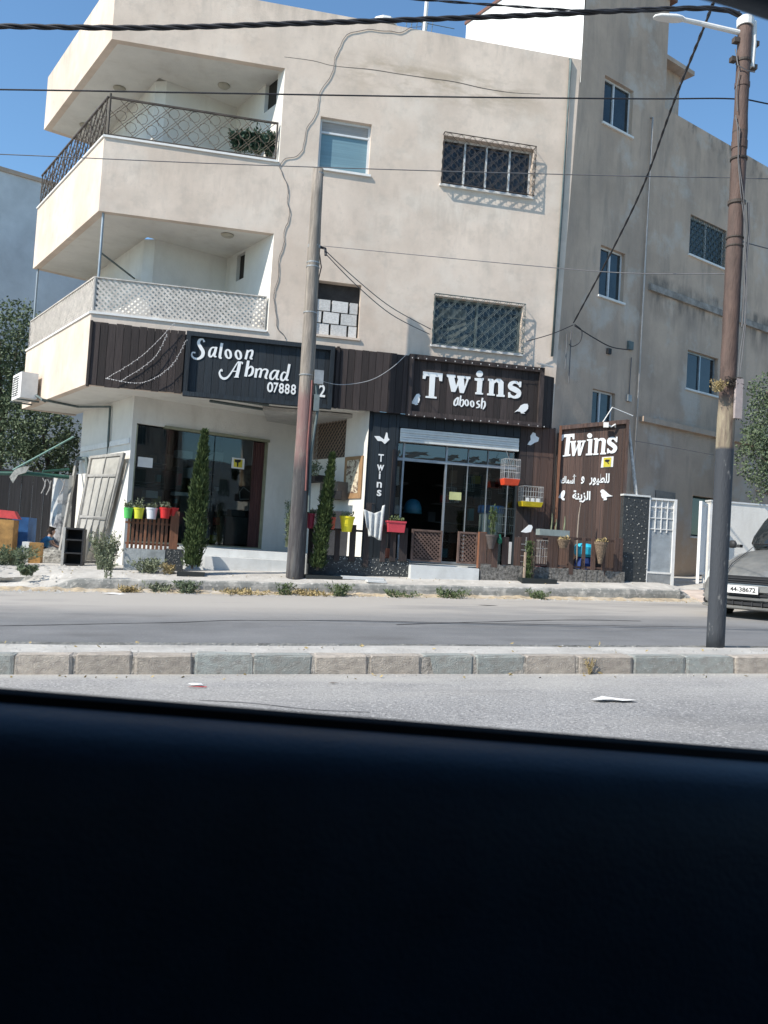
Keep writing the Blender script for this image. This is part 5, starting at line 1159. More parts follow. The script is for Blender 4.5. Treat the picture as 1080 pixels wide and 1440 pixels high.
# bits on and behind the right fence
wick = mat('wicker', (.20, .145, .10), rough=.9, var=.35, scale=40, bump=.8)
for lb, x0, y0, x1, y1, tp in (('round wicker basket pot hung on the right fence', 784, 759, 800, 771, .6), ('long cone shaped wicker basket on the right fence', 836, 762, 853, 793, .3)):
    pot(lb, x0, y0, x1, y1, 16.95, wick, dry, 9, .08, grp='wicker baskets on the fence', n=50, taper=tp)
pot('narrow dark cone pot with a small conifer by the shop entrance', 683, 752, 699, 772, 16.95, mat('pot_greybrown', (.09, .075, .07)), None, taper=.45)
t = weed('small upright conifer in the dark cone pot', 692, 753, 16.95, .16, .62, 500, 21, cyp, up=1.6, cat='conifer', name='small_conifer', ground=False)
# staked sapling
pA = gpt(742, 816, 16.9)
t = thing('staked_sapling', 'young staked cypress sapling on the low tray', 'sapling', pA)
g = MB(); rr = random.Random(8)
for i in range(900):
    f = rr.random(); p = pA+Vector((rr.gauss(0, .035), rr.gauss(0, .035), .05+f*.78)); leaf(g, p, (Vector((0, 0, 1))+rv(rr)*.6).normalized(), .06, .01, rr)
g.build('foliage', cyp, t)
for dx, h in ((-.09, .62), (.1, .85)): MB().box(pA.x+dx-.02, pA.x+dx+.02, pA.y-.03, pA.y, pA.z, pA.z+h).build('stake', mat('stake_wood', (.42, .32, .24)) if dx < 0 else bark, t)
# white bird cutout on the fence
z_ = .03; bo = polys(None, 'bird_ornament', (500, 560), 3.857, [[(897, 725), (920, 705), (940, 687), (955, 688), (960, 700), (950, 725), (925, 730)]], PL3, .03); tag(bo, 'white bird shaped ornament perched on the right fence', 'ornament')
# cages
wire_w = mat('cage_wire', (.55, .55, .53), rough=.4, metal=.3, bump=0)
def cage(label, x0, y0, x1, y1, Y, basemt, basefrac, dep=.28, nb=9, dome=False):
    a, c = at(x0, (y0+y1)/2, Y), at(x1, (y0+y1)/2, Y); zb, zt = at((x0+x1)/2, y1, Y).z, at((x0+x1)/2, y0, Y).z; X0, X1 = a.x, c.x
    t = thing('bird_cage', label, 'bird cage', ((X0+X1)/2, Y, zb), 'bird cages outside the shop'); zz = zb+(zt-zb)*basefrac
    MB().hexa([(X0+.02, Y-dep+.02, zb), (X1-.02, Y-dep+.02, zb), (X1-.02, Y, zb), (X0+.02, Y, zb), (X0-.01, Y-dep-.01, zz), (X1+.01, Y-dep-.01, zz), (X1+.01, Y+.01, zz), (X0-.01, Y+.01, zz)]).build('base', basemt, t)
    g = MB()
    for k in range(nb):
        x = X0+(X1-X0)*k/(nb-1)
        g.tube([(x, Y-dep, zz), (x, Y-dep, zt-.03), (x, Y-dep+.04, zt), (x, Y-.03, zt), (x, Y, zt-.03), (x, Y, zz)], .0035, 3, False)
    for k in range(6):
        y = Y-dep*k/5
        for x in (X0, X1): g.tube([(x, y, zz), (x, y, zt)], .0035, 3, False)
    for f in (.0, .33, .66, 1): z = zz+(zt-zz)*f; g.tube([(X0, Y, z), (X0, Y-dep, z), (X1, Y-dep, z), (X1, Y, z)], .005, 4, False)
    o = g.build('wires', wire_w, t); return t, X0, X1, zz
cage('wire bird cage with a red base hanging by the shop door', 704, 647, 725, 683, 17.8, mat('base_red', (.72, .08, .03), rough=.4), .24)
t, X0, X1, zz = cage('wire bird cage with a yellow base below the red based one', 729, 685, 757, 713, 17.9, mat('base_yellow', (.72, .52, .02), rough=.4), .24)
for k in range(3): MB().box(X0+.08+k*.12, X0+.15+k*.12, 17.62, 17.66, zz+.0, zz+.08).build('feeder', trim_white, t)
cage('grey wire cage standing behind the right fence, between its pickets', 753, 760, 769, 797, 17.45, mat('base_maroon', (.16, .03, .06)), .1, .3, 6)
cage('wide wire cage behind the glass beside the white drum', 693, 716, 722, 752, 18.55, iron_grey, .06, .4, 12)
MB().tube([(at(716, 645, 17.66).x, 17.66, at(716, 645, 17.66).z), (at(716, 636, 17.7).x, 17.9, at(716, 634, 17.9).z)], .006, 4).build('cage_hook', wire_g, cl)
# cactus trough on the fence
r = R4(PL3, 757, 745, 799, 756, -.2); g = MB(); g.pbox(PL3, r[0], r[1], r[2], r[3], -.35, -.12); tr = g.build('trough', mat('trough_glass', (.26, .30, .29), rough=.3)); tag(tr, 'long greyish trough with thin cactus stems behind the right fence', 'trough')
for px, y0, w_, mt_ in ((775, 722, .016, weedm), (781, 730, .016, weedm), (793, 726, .02, weedm)):
    q = at(px, 746, 17.33); q2 = at(px+1.5, y0, 17.33); MB().tube([q, q.lerp(q2, .6)+Vector((.01, 0, 0)), q2], [w_, w_*.9, w_*.3], 6).build('cactus', mt_, tr)
q = at(812, 752, 17.3); g = MB(); g.tube([at(811, 800, 17.3), q, at(814, 725, 17.3), at(817, 706, 17.3)], [.014, .016, .014, .006], 6)
for k in range(30): p = q.lerp(at(816, 712, 17.3), random.random()); leaf(g, p, rv(random).normalized(), .03, .006, random)
tag(g.build('bare_stem', mat('stem_pale', (.30, .25, .20))), 'thin bare plant stem rising in front of the brown board sign', 'stem')
# blue tub behind pickets
c = at(820, 800, 17.5); zt_ = at(820, 761, 17.5).z; zb_ = at(820, 800, 17.5).z
g = MB(); g.lathe((c.x, 17.5, zb_+.24), [(.02, 0), (.16, .02), (.21, .08), (.22, .24), (.17, .30), (.02, .33)], 16)
tb = g.build('tub', mat('tub_cyan', (.03, .45, .66), rough=.4), smooth=False); tag(tb, 'bright blue rounded tub behind the right fence', 'tub')
MB().lathe((c.x, 17.5, zb_), [(.14, 0), (.2, 0), (.17, .239), (.1, .239)], 14).build('stand', mat('stand_navy', (.02, .05, .2)), tb)
# white board and ladder bits behind the fence near the shop
r = R4(Pl((0, 17.5), (1, 0)), 713, 762, 719, 793); tag(MB().pbox(Pl((0, 17.5), (1, 0)), *r, -.02, .0).build('white_board', trim_white), 'narrow white board standing behind the right fence near the door', 'board')
PLL = Pl((0, 17.45), (1, 0)); ra = R4(PLL, 728, 755, 739, 806); g = MB(); 
for a in (ra[0], ra[1]): g.tube([PLL.p(a, ra[2], 0), PLL.p(a, ra[3], 0)], .012, 5)
for k in range(5): z = ra[2]+.12+k*(ra[3]-ra[2]-.15)/5; g.tube([PLL.p(ra[0], z, 0), PLL.p(ra[1], z, 0)], .009, 5)
tag(g.build('ladder', steel), 'small metal ladder rack behind the right fence', 'rack')
g = MB(); q = at(703, 757, 16.95); g.lathe((q.x, 16.95, at(703, 765, 16.95).z), [(.01, 0), (.05, .02), (.055, .1), (.025, .15), (.02, .2), (.01, .2)], 10); tag(g.build('bottle', mat('bottle_green', (.01, .12, .07), rough=.2)), 'dark green bottle hung at the right fence by the conifer', 'bottle')
# pillar, gate leaf, open gate leaf, white wall
PG = Pl((0, 17.2), (1, 0))
r = R4(PG, 875, 697, 911, 818); PIL = thing('mosaic_pillar', 'dark gate pillar studded with white pebbles beside the board sign', 'pillar', PG.p((r[0]+r[1])/2, r[2], 0))
ztp = PG.px(893, 698)[1]; MB().pbox(PG, r[0], r[1], r[2]-.2, ztp, -.6, 0).build('body', mosaic, PIL); MB().pbox(PG, r[0]-.02, r[1]+.01, ztp+.001, ztp+.04, -.62, .02).build('cap', tile_white, PIL)
rr = random.Random(3); g = MB(); row = 0; z = r[2]+.05
while z < ztp-.04:
    a = r[0]+.05+(.07 if row % 2 else 0)
    while a < r[1]-.03:
        s = .014*rr.uniform(.6, 1.5); aa, z2 = a+rr.uniform(-.035, .035), z+rr.uniform(-.05, .05)
        g.add([PG.p(aa+math.cos(t*1.047)*s, z2+math.sin(t*1.047)*s, -.003) for t in range(6)]+[PG.p(aa+math.cos(t*1.047)*s*.5, z2+math.sin(t*1.047)*s*.5, .012) for t in range(6)], [(t, (t+1) % 6, (t+1) % 6+6, t+6) for t in range(6)]+[tuple(range(6, 12))]); a += .12*rr.uniform(.75, 1.4)
    z += .115; row += 1
o = g.build('pebbles', pebble, PIL); o['kind'] = 'stuff'
r = R4(PG, 909, 701, 950, 821); gl_ = thing('gate_leaf', 'closed sheet metal gate leaf with a white frame right of the mosaic pillar', 'gate', PG.p((r[0]+r[1])/2, r[2], 0)); zt_ = PG.px(932, 701)[1]; zb_ = PG.px(925, 821)[1]
gr_ = (r[0]+.02, r[1], zb_, zt_)
for q in ((gr_[0], gr_[0]+.04, zb_, zt_), (gr_[1]-.07, gr_[1], zb_-.03, zt_), (gr_[0]+.04, gr_[1]-.07, zt_-.04, zt_), (gr_[0]+.04, gr_[1]-.07, zb_+.22, zb_+.26)): MB().pbox(PG, *q, -.05, .0).build('frame', trim_white, gl_)
MB().pbox(PG, gr_[0]+.04, gr_[1]-.07, zb_, zb_+.22, -.045, -.01).build('kick_plate', steel, gl_)
MB().pbox(PG, gr_[0]+.04, gr_[1]-.07, zb_+.26, zt_-.3, -.045, -.035).build('sheet', mat('sheet_grey', (.30, .33, .35), rough=.5, var=.12, scale=4), gl_)
MB().pbox(PG, gr_[0]+.04, gr_[1]-.07, zt_-.3, zt_-.04, -.05, -.047).build('sheet', mat('sheet_pale', (.50, .51, .51), rough=.6), gl_)
for k in range(1, 4): a = gr_[0]+.04+(gr_[1]-gr_[0]-.11)*k/4; MB().pbox(PG, a-.01, a+.01, zt_-.75, zt_-.04, -.034, -.015).build('bar', trim_white, gl_)
for k in range(3): z = zt_-.2-k*.24; MB().pbox(PG, gr_[0]+.04, gr_[1]-.07, z-.01, z+.01, -.033, -.018).build('bar', trim_white, gl_)
# open leaf seen nearly edge on
q0, q1 = at(987, 821, 17.0), at(999, 815, 17.9); _a, _b = at(983, 760, 17.0), at(994, 760, 17.85); OL = Pl((_a.x, 17.0), (_b.x-_a.x, .85)); zt_ = at(991, 706, 17.2).z; zb_ = at(987, 821, 17.0).z
ol = thing('gate_leaf', 'open white gate leaf seen nearly edge on beside the driveway', 'gate', OL.p(.4, zb_, 0))
for q in ((0, .07, zb_, zt_), (.83, .9, zb_, zt_), (.07, .83, zt_-.07, zt_), (.07, .83, zb_+.2, zb_+.26)): MB().pbox(OL, *q, -.03, .03).build('frame', trim_white, ol)
MB().pbox(OL, .07, .83, zb_+.26, zt_-.07, -.01, .01).build('sheet', trim_white, ol)
MB().box(at(995, 760, 18.05).x, at(1002, 760, 18.05).x, 18.0, 18.12, zb_-.2, zt_+.03).build('gate_post', trim_white, ol)
wl = thing('boundary_wall', 'white boundary wall behind the steel pole and the dark car', 'wall', (13.5, 18.6, .5)); zt_ = at(1035, 708, 18.3).z
WL = Pl((at(998, 760, 18.3).x, 18.3), (1, .05)); g = MB(); g.pbox(WL, 0, 9, .2, zt_, -.2, 0); g.build('wall_body', white_plaster, wl); g = MB(); g.pbox(WL, -.02, 9, zt_+.001, zt_+.04, -.22, .02); g.build('coping', tile_white, wl)
# ------------------------------------------------------------------ wall poster, counter and air cooler on the inner white wall
r = R4(IV, 484, 642, 509, 701, .02); t = thing('wall_picture', 'tall brown framed picture on the white wall between the two shops', 'picture', IV.p((r[0]+r[1])/2, r[2], .02)); zt_ = r[3]
box_r(IV, r, .0, .03, 'frame', mat('frame_tan', (.30, .18, .09)), t); rp = (r[0]+.1, r[1]-.12, r[2]+.12, r[3]-.08)
pm = mat('picture_print', (.55, .48, .36), rough=.7, col2=(.12, .07, .05), scale=9, stretch=(1, 1, 1.2), bump=0, thr=(.42, .52)); box_r(IV, rp, .031, .034, 'print', pm, t)
r = R4(IV, 432, 668, 446, 677, .3); s_ = MB().pbox(IV, r[0]-.5, r[1], r[2], r[3], .0, .35).build('wall_shelf', wood_dark); tag(s_, 'dark shelf with a plant on the white wall behind the narrower cypress', 'shelf')
weed('small dark plant on the wall shelf', 441, 668, 18.7, .3, .3, 300, 33, olive, cat='plant', name='shelf_plant', ground=False)
r = R4(IV, 455, 678, 480, 702, .2); ac = MB().pbox(IV, *r, .0, .3).build('air_cooler', mat('cooler_brown', (.13, .11, .09))); tag(ac, 'brownish wall mounted air cooler box next to the brown picture', 'air cooler')
r2 = R4(IV, 465, 690, 480, 702, .31); box_r(IV, r2, .302, .31, 'cooler_grille', black, ac)
a, c = at(436, 760, 18.6), at(512, 760, 18.6); ct = MB().box(a.x, c.x, 18.5, 18.9, .84, at(480, 719, 18.5).z).build('counter', mat('counter_dark', (.05, .05, .055))); tag(ct, 'dark counter against the white wall behind the middle fence', 'counter')
g = MB(); PK = Pl((0, 18.5), (1, 0)); 
g.tube([at(505, 720, 18.3), at(505, 708, 18.3), at(527, 708, 17.9), at(527, 722, 17.9)], .008, 4); tag(g.build('wire_rack', black), 'thin black wire rack above the middle fence', 'rack')
for px, nm in ((405, 'slim dark potted plant between the salon wall and the wooden pole'),):
    weed(nm, px, 768, 18.7, .22, .95, 700, 40, olive, up=.8, cat='potted plant', name='potted_plant', ground=False)
# grille in the inner wall window
g = MB(); ornate(g, IV, gw, -.04, .13, .007, circ=False); barframe(g, IV, gw, -.04, .03); g.build('grille', mat('grille_brown', (.30, .23, .18)), Bd)
MB().pbox(IV, *gw, -.14, -.13).build('window_pane', mat('pane_brownish', (.025, .02, .016), rough=.3), Bd)
# ------------------------------------------------------------------ AC unit on the balcony's left side
r = R4(BL, 36, 521, 55, 560, .25); a0, zt_ = BL.px(44, 522, .3); _, zb_ = BL.px(44, 557, .3)
ac = thing('air_conditioner', 'white outdoor air conditioning unit under the lower balcony at the far left', 'air conditioner', BL.p(a0, zb_, .2))
a0 = -4.3; MB().pbox(BL, a0, a0+.85, zb_, zt_, .08, .45).build('casing', trim_white, ac); g = MB()
for k in range(12): g.tube([BL.p(a0+.3+.22*math.cos(t*.524), zb_+(zt_-zb_)*.5+.22*math.sin(t*.524)*(1-k*.08), .455) for t in range(13)], .006, 3) if k < 1 else None
for k in range(9): z = zb_+.08+k*(zt_-zb_-.16)/8; g.pbox(BL, a0+.06, a0+.6, z, z+.012, .45, .462)
g.build('fan_grille', wire_g, ac); g = MB(); g.tube([BL.p(a0+.1, zb_-.04, .0), BL.p(a0+.1, zb_-.04, .5)], .02, 4); g.tube([BL.p(a0+.75, zb_-.04, .0), BL.p(a0+.75, zb_-.04, .5)], .02, 4); g.build('bracket', iron_grey, ac)
MB().tube([BL.p(a0+.8, zb_+.1, .1), BL.p(a0+1.4, 3.95, .03), onz(60, 562, 3.96), onz(110, 572, 3.96), GV.p(-1.4, 3.9, .05), GV.p(-1.35, 3.1, .05), GV.p(-1.4, 2.6, .05)], .03, 6).build('hose', iron_grey, ac)
# dark niche at the balcony end
# plants in the upper balcony corner
for i, (px, h_) in enumerate(((335, .40), (350, .5), (362, .45), (377, .45))):
    weed('bushy plant behind the upper balcony railing, '+['leftmost', 'second from left', 'third from left', 'rightmost'][i]+' of four', px, 211+i*2, 18.25, .38, h_, 450, 50+i, leafm('leaf_balcony%d' % i, (.05, .10, .06), (.02, .045, .03)), up=.5, cat='plant', name='balcony_plant', L=.09, W=.03, ground=False)
# ------------------------------------------------------------------ yard left of the building
def ybox(label, name, cat, x0, y0, x1, y1, Y, mt_, dy=.5, gz=None, group=None):
    a, c = at(x0, (y0+y1)/2, Y), at(x1, (y0+y1)/2, Y); zt = at((x0+x1)/2, y0, Y).z; zb = at((x0+x1)/2, y1, Y).z if gz is None else gz
    g = MB(); g.box(a.x, c.x, Y, Y+dy, zb, zt); return tag(g.build(name, mt_), label, cat, group)
mblue = mat('paint_blue', (.03, .12, .32), rough=.6, var=.2); mor = mat('panel_orange', (.40, .22, .07), rough=.7, var=.3, scale=4); mred = mat('paint_red', (.45, .04, .04), rough=.6, var=.2)
ybox('blue painted box standing behind the orange cupboard at the left edge', 'storage_box', 'box', 16, 727, 39, 772, 20.2, mblue, .9, zg(-4, 20))
ybox('orange brown cupboard at the left edge of the photo', 'cupboard', 'cupboard', -25, 730, 18, 776, 19.6, mor, .5, zg(-4.5, 19.6))
a = at(5, 730, 19.7); g = MB(); c = at(-30, 728, 19.7); d_ = at(27, 724, 19.7); zt_ = at(5, 716, 19.7).z; zb_ = at(5, 729, 19.7).z+.02
g.hexa([(c.x, 19.62, zb_), (d_.x, 19.62, zb_-.02), (d_.x, 20, zb_-.02), (c.x, 20, zb_), (c.x+.06, 19.66, zt_), (d_.x-.1, 19.66, zt_-.03), (d_.x-.1, 19.96, zt_-.03), (c.x+.06, 19.96, zt_)])
tag(g.build('red_case', mred), 'red case lying on top of the cupboard and blue box', 'case')
ybox('small orange brown box standing alone on the pavement, left', 'box', 'box', 41, 763, 57, 790, 18.9, mor, .3, zg(-4, 18.9))
ybox('flat white box beside the small orange brown box', 'white_box', 'box', 31, 762, 41, 770, 18.95, trim_white, .3)
ybox('grey crate holding up the flat white box', 'crate', 'crate', 32, 770.4, 40, 788, 19.0, stone_pale, .25, zg(-4, 19))
# dark plank fence
yard = mat('yard_dark_planks', (.035, .034, .037), rough=.85, var=.4, scale=6, stretch=(3, 3, .3), bump=.4, rnd=.35)
Yf = 23.5; PF = Pl((0, Yf), (1, 0)); x0 = PF.px(-70, 700)[0]; x1 = PF.px(101, 700)[0]; ft = thing('plank_fence', 'tall dark plank fence behind the green frame at the left', 'fence', PF.p((x0+x1)/2, .5, 0))
zt_ = PF.px(40, 663)[1]; x = x0
while x < x1: piece('plank', yard, ft, PF, x, x+.27, .2, zt_+random.uniform(-.03, .03), -.02, random.uniform(0, .02)); x += .28
# concrete post, green frame, rods
q = at(79, 768, 21.4); zt_ = at(86, 668, 21.4).z
g = MB(); g.lathe((q.x+.05, 21.4, .3), [(.02, 0), (.24, 0), (.23, zt_-.3), (.02, zt_-.3)], 14); tag(g.build('round_pillar', mat('pillar_half_lit', (.5, .5, .49), var=.2, scale=3, col2=(.13, .13, .14), thr=(.38, .5)), smooth=False), 'round half-lit pillar holding up the green frame', 'pillar')  # dark blotches in the colour stand for the pillar's unlit half
gm = mat('paint_darkgreen', (.03, .10, .075), rough=.5, var=.2)
g = MB(); g.tube([at(-40, 665, 21), at(40, 666, 21), at(97, 671, 21.2)], .045, 8); fr = g.build('shelter_frame', gm); tag(fr, 'dark green horizontal pipe frame of a shelter at the left', 'frame')
MB().tube([at(60, 663, 21.2), at(97, 660, 21.5)], .035, 6).build('frame_pipe', gm, fr)
tag(MB().tube([at(18, 661, 20.9), at(104, 614, 20.9)], .022, 6).build('green_rod', mat('rod_green', (.18, .30, .26))), 'pale green rod slanting up from the shelter frame to the house wall', 'rod')
g = MB(); 
for (pts) in ([(22, 660), (32, 656), (40, 655), (36, 664), (26, 668), (20, 680), (15, 672)],): g.poly(Pl((at(28, 665, 20.85).x-0, 20.85), (1, 0)), [(p_[0]*.0165-.46, (665-p_[1])*.0165+at(28, 665, 20.85).z) for p_ in pts], 0, .03)
tag(g.build('rag', mat('rag_pale', (.42, .42, .38), var=.3, scale=12)), 'pale rag knotted on the green shelter frame', 'rag')
g = MB()
for k, (x, y) in enumerate(((60, 672), (67, 674), (86, 673))): g.tube(spl([at(x, y, 20.9), at(x+4, y+10, 20.9), at(x-2, y+22, 20.9), at(x+2, y+14, 20.9), at(x+5, y+2, 20.9)]), .012, 4)
tag(g.build('hanging_rope', mat('rope', (.35, .34, .33))), 'looped pale ropes hanging from the green frame', 'rope')
# rubble and rug heap
g = MB(); vs = []; c0 = at(74, 785, 19.6); nx, ny = 16, 8
for j in range(ny+1):
    for i in range(nx+1):
        u_, v = i/nx*2-1, j/ny*2-1; h = max(0, 1-u_*u_)*max(0, 1-v*v)*.34*(1+.35*noise.noise(Vector((u_*2.5, v*2.5, 1)))); vs.append(Vector((c0.x+u_*.55, 19.9+v*.5, zg(c0.x, 19.8)-.03+h+.02*noise.noise(Vector((u_*9, v*9, 0))))))
g.add(vs, [(j*(nx+1)+i, j*(nx+1)+i+1, (j+1)*(nx+1)+i+1, (j+1)*(nx+1)+i) for j in range(ny) for i in range(nx)])
tag(g.build('rubble_heap', mat('rubble_pale', (.30, .29, .26), rough=1, var=.4, scale=14, bump=.9)), 'low grey heap of rubble and matting beside the black shelf unit', 'heap')
# open black shelf unit
Ys = 18.55; PS = Pl((0, Ys), (1, 0)); r = R4(PS, 87, 742, 117, 792); r = (r[0], r[1], zg(r[0], Ys), r[3]); su = thing('shelf_unit', 'open black shelf unit with pale side, standing before the leaning door', 'shelf unit', PS.p((r[0]+r[1])/2, r[2], 0))
dkb = mat('shelf_black', (.028, .028, .03), rough=.7); MB().pbox(PS, r[0], r[0]+.05, r[2], r[3], -.4, 0).build('side_panel', mat('panel_pale', (.45, .44, .41)), su); MB().pbox(PS, r[1]-.03, r[1], r[2], r[3]-.02, -.4, 0).build('side_panel', dkb, su)
for f in (0.03, .33, .68, .97): z = r[2]+(r[3]-r[2])*f; MB().pbox(PS, r[0]+.05, r[1]-.03, z-.015, z+.015, -.38, -.01).build('shelf', dkb, su)
MB().pbox(PS, r[0]+.05, r[1]-.03, r[2], r[3], -.4, -.385).build('back_panel', dkb, su)
# big metal door leaf leaning against the side wall
def gvp(px, py, n): s_, z = GV.px(px, py, n); return GV.p(s_, z, n)
TL, TR = gvp(128, 642, .12), gvp(176, 637, .12); zgd = zg(-2.8, 18.9)+.01; BLc, BRc = onz(100, 792, zgd), onz(138, 792, zgd)
def bil(u_, v): return (BLc*(1-u_)+BRc*u_)*(1-v)+(TL*(1-u_)+TR*u_)*v
nrm = (TR-TL).cross(TL-BLc).normalized(); nrm = nrm if nrm.y < 0 else -nrm
def dpan(name, u0, u1, v0, v1, t0_, t1_, mt_, par):
    P = [bil(u0, v0), bil(u1, v0), bil(u1, v1), bil(u0, v1)]; g = MB(); g.hexa([p+nrm*t1_ for p in P[:2]]+[P[1]+nrm*t0_, P[0]+nrm*t0_]+[P[3]+nrm*t1_, P[2]+nrm*t1_, P[2]+nrm*t0_, P[3]+nrm*t0_]); return g.build(name, mt_, par)
dm = mat('door_paint', (.36, .345, .31), rough=.7, var=.12, scale=4, rnd=.06); dm2 = mat('door_frame_grey', (.30, .29, .27), rough=.7, var=.15)
DR = thing('metal_door', 'big pale metal door leaf with panels leaning against the house wall', 'door', (BLc+BRc)/2)
for q in ((0, .05, 0, 1), (.93, 1, 0, 1)): dpan('frame', *q, -.02, .035, dm2, DR)
for v in (.0, .40, .79, .975): dpan('rail', .05, .93, v, v+.025, -.02, .03, dm2, DR)
for v0, v1, nn in ((.025, .40, 4), (.425, .79, 4), (.815, .975, 2)):
    for k in range(nn):
        u0 = .05+.88*k/nn; u1 = .05+.88*(k+1)/nn; dpan('panel', u0+.015, u1-.015, v0+.004, v1-.004, -.015, .0, dm, DR)
        if k: dpan('mullion', u0-.012, u0+.012, v0, v1, -.015, .022, dm2, DR)
p0, p1 = onz(82, 790, zgd), gvp(108, 648, .1)
t = MB().tube([p0, p1], .045, 4).build('steel_bar', dm2); tag(t, 'grey steel bar leaning against the wall left of the pale metal door', 'bar')
tag(MB().tube([gvp(110, 645, .1), gvp(122, 645, .12), gvp(123, 665, .1)], .05, 5).build('wall_bracket', iron_grey), 'dark bracket fixed on the wall above the leaning door', 'bracket')
# ------------------------------------------------------------------ far building at the left
FB = Pl((at(57, 300, 33).x, 33), (UX, UY)); fz = FB.px(20, 246)[1]
fb = thing('neighbour_building', 'plain bluish grey block building far behind at the left', 'building', FB.p(-4, .5, 0))
g = MB(); g.pbox(FB, -16, 3.6, .3, fz, -9, 0); g.build('wall', mat('plaster_far', (.60, .62, .63), rough=.95, var=.12, scale=.6, bump=.3), fb)
MB().pbox(FB, -16.1, 3.7, fz, fz+.15, -9.1, .06).build('roof_edge', plaster_grey, fb)
for a in (-7.5, -2.9):
    window(FB, (a, a+1.4, 8.2, 9.5), [.5], frame_alu, pane_dark, -.07, .05, parent=fb, sill=False)
# ------------------------------------------------------------------ crouching child in a blue shirt
def skinbody(name, J, E_, mt_, parent, origin, sub=2):
    me = bpy.data.meshes.new(name); me.from_pydata([Vector(j[:3]) for j in J], E_, []); o = bpy.data.objects.new(name, me); sc.collection.objects.link(o)
    o.modifiers.new('skin', 'SKIN'); 
    for i, j in enumerate(J): me.skin_vertices[0].data[i].radius = (j[3], j[3])
    me.skin_vertices[0].data[0].use_root = True
    s = o.modifiers.new('sub', 'SUBSURF'); s.levels = sub; s.render_levels = sub
    bpy.context.view_layer.update(); m2 = bpy.data.meshes.new_from_object(o.evaluated_get(bpy.context.evaluated_depsgraph_get())); bpy.data.objects.remove(o)
    m2.name = name; m2.materials.clear(); m2.materials.append(mt_); m2.polygons.foreach_set('use_smooth', [True]*len(m2.polygons))
    q = bpy.data.objects.new(name, m2); sc.collection.objects.link(q); q.parent = parent; return q
pp = gpt(58, 776, 20.6); pp.z = zg(pp.x, 20.6)
pe = thing('person', 'small person in a blue shirt crouching by the dark fence at the left', 'person', pp)
skin_m = mat('skin', (.42, .26, .19), rough=.6, var=.05, bump=0); blue_s = mat('shirt_blue', (.05, .20, .38), rough=.85, var=.2, scale=10); navy = mat('trousers_navy', (.015, .018, .03), rough=.9)
# crouched, facing right (+x), leaning forward
J = [(0, 0, .22, .09), (.05, 0, .36, .085), (.13, 0, .50, .09), (.17, 0, .57, .045), (.21, 0, .66, .075), (.215, 0, .73, .07),
     (.15, -.12, .52, .04), (.24, -.16, .38, .028), (.36, -.12, .33, .022), (.40, -.11, .32, .02), (.15, .12, .52, .04), (.24, .16, .38, .028), (.36, .12, .33, .022), (.40, .11, .32, .02),
     (.0, -.09, .2, .075), (.24, -.11, .26, .05), (.12, -.10, .05, .035), (.22, -.10, .03, .025), (.0, .09, .2, .075), (.24, .11, .26, .05), (.12, .10, .05, .035), (.22, .10, .03, .025)]
Ed = [(0, 1), (1, 2), (2, 3), (3, 4), (4, 5), (2, 6), (6, 7), (7, 8), (8, 9), (2, 10), (10, 11), (11, 12), (12, 13), (0, 14), (14, 15), (15, 16), (16, 17), (0, 18), (18, 19), (19, 20), (20, 21)]
skinbody('body', J, Ed, skin_m, pe, pp)
g = 1.18; skinbody('shirt', [(0, 0, .27, .115), (.05, 0, .38, .115), (.12, 0, .49, .11), (.14, 0, .535, .07), (.15, -.13, .51, .055), (.20, -.155, .44, .042), (.15, .13, .51, .055), (.20, .155, .44, .042)], [(0, 1), (1, 2), (2, 3), (2, 4), (4, 5), (2, 6), (6, 7)], blue_s, pe, pp)
skinbody('trousers', [(0, 0, .21, .115), (.0, -.09, .2, .085), (.24, -.11, .265, .062), (.13, -.10, .08, .045), (.0, .09, .2, .085), (.24, .11, .265, .062), (.13, .10, .08, .045)], [(0, 1), (1, 2), (2, 3), (0, 4), (4, 5), (5, 6)], navy, pe, pp)
skinbody('hair', [(.19, 0, .70, .075), (.205, 0, .765, .066), (.165, 0, .66, .04)], [(0, 1), (0, 2)], mat('hair_dark', (.03, .02, .015)), pe, pp)
# ------------------------------------------------------------------ dark parked car on the far carriageway
cm = mat('car_paint', (.20, .205, .20), rough=.34, metal=.25, var=.15, scale=3, bump=0, coat=.6); layer(cm, (.32, .31, .285), 5, (.35, .7), amt=.6, seed=2)
cpl = mat('car_plastic', (.03, .03, .032), rough=.6, bump=0); chd = mat('headlamp_glass', (.55, .57, .56), rough=.12, var=.1, scale=20, bump=0)
pl0 = at(1049, 829, 12.55); hd = Vector((-.86, -.51, 0)).normalized(); sd = Vector((-hd.y, hd.x, 0))
cz = pl0.z-.52; cc = Vector((pl0.x, pl0.y, cz))-hd*2.12
car = thing('parked_car', 'dusty grey parked car at the right edge with its front number plate in view', 'car', cc)
def cw(x, y, z):
    if z > .585: z = .585+(z-.585)*1.8
    return cc+hd*x+sd*y+Vector((0, 0, z))
SEC = [(2.16, .56, .60, .52, .30), (2.12, .70, .66, .56, .24), (2.0, .79, .71, .62, .20), (1.75, .83, .78, .68, .19), (1.35, .85, .85, .74, .19), (1.0, .86, .91, .80, .19), (.72, .86, .96, .86, .19), (0, .87, .95, .88, .19), (-1.0, .87, .95, .88, .19), (-1.6, .86, .96, .87, .19), (-1.95, .82, .94, .84, .22), (-2.15, .74, .86, .76, .28)]
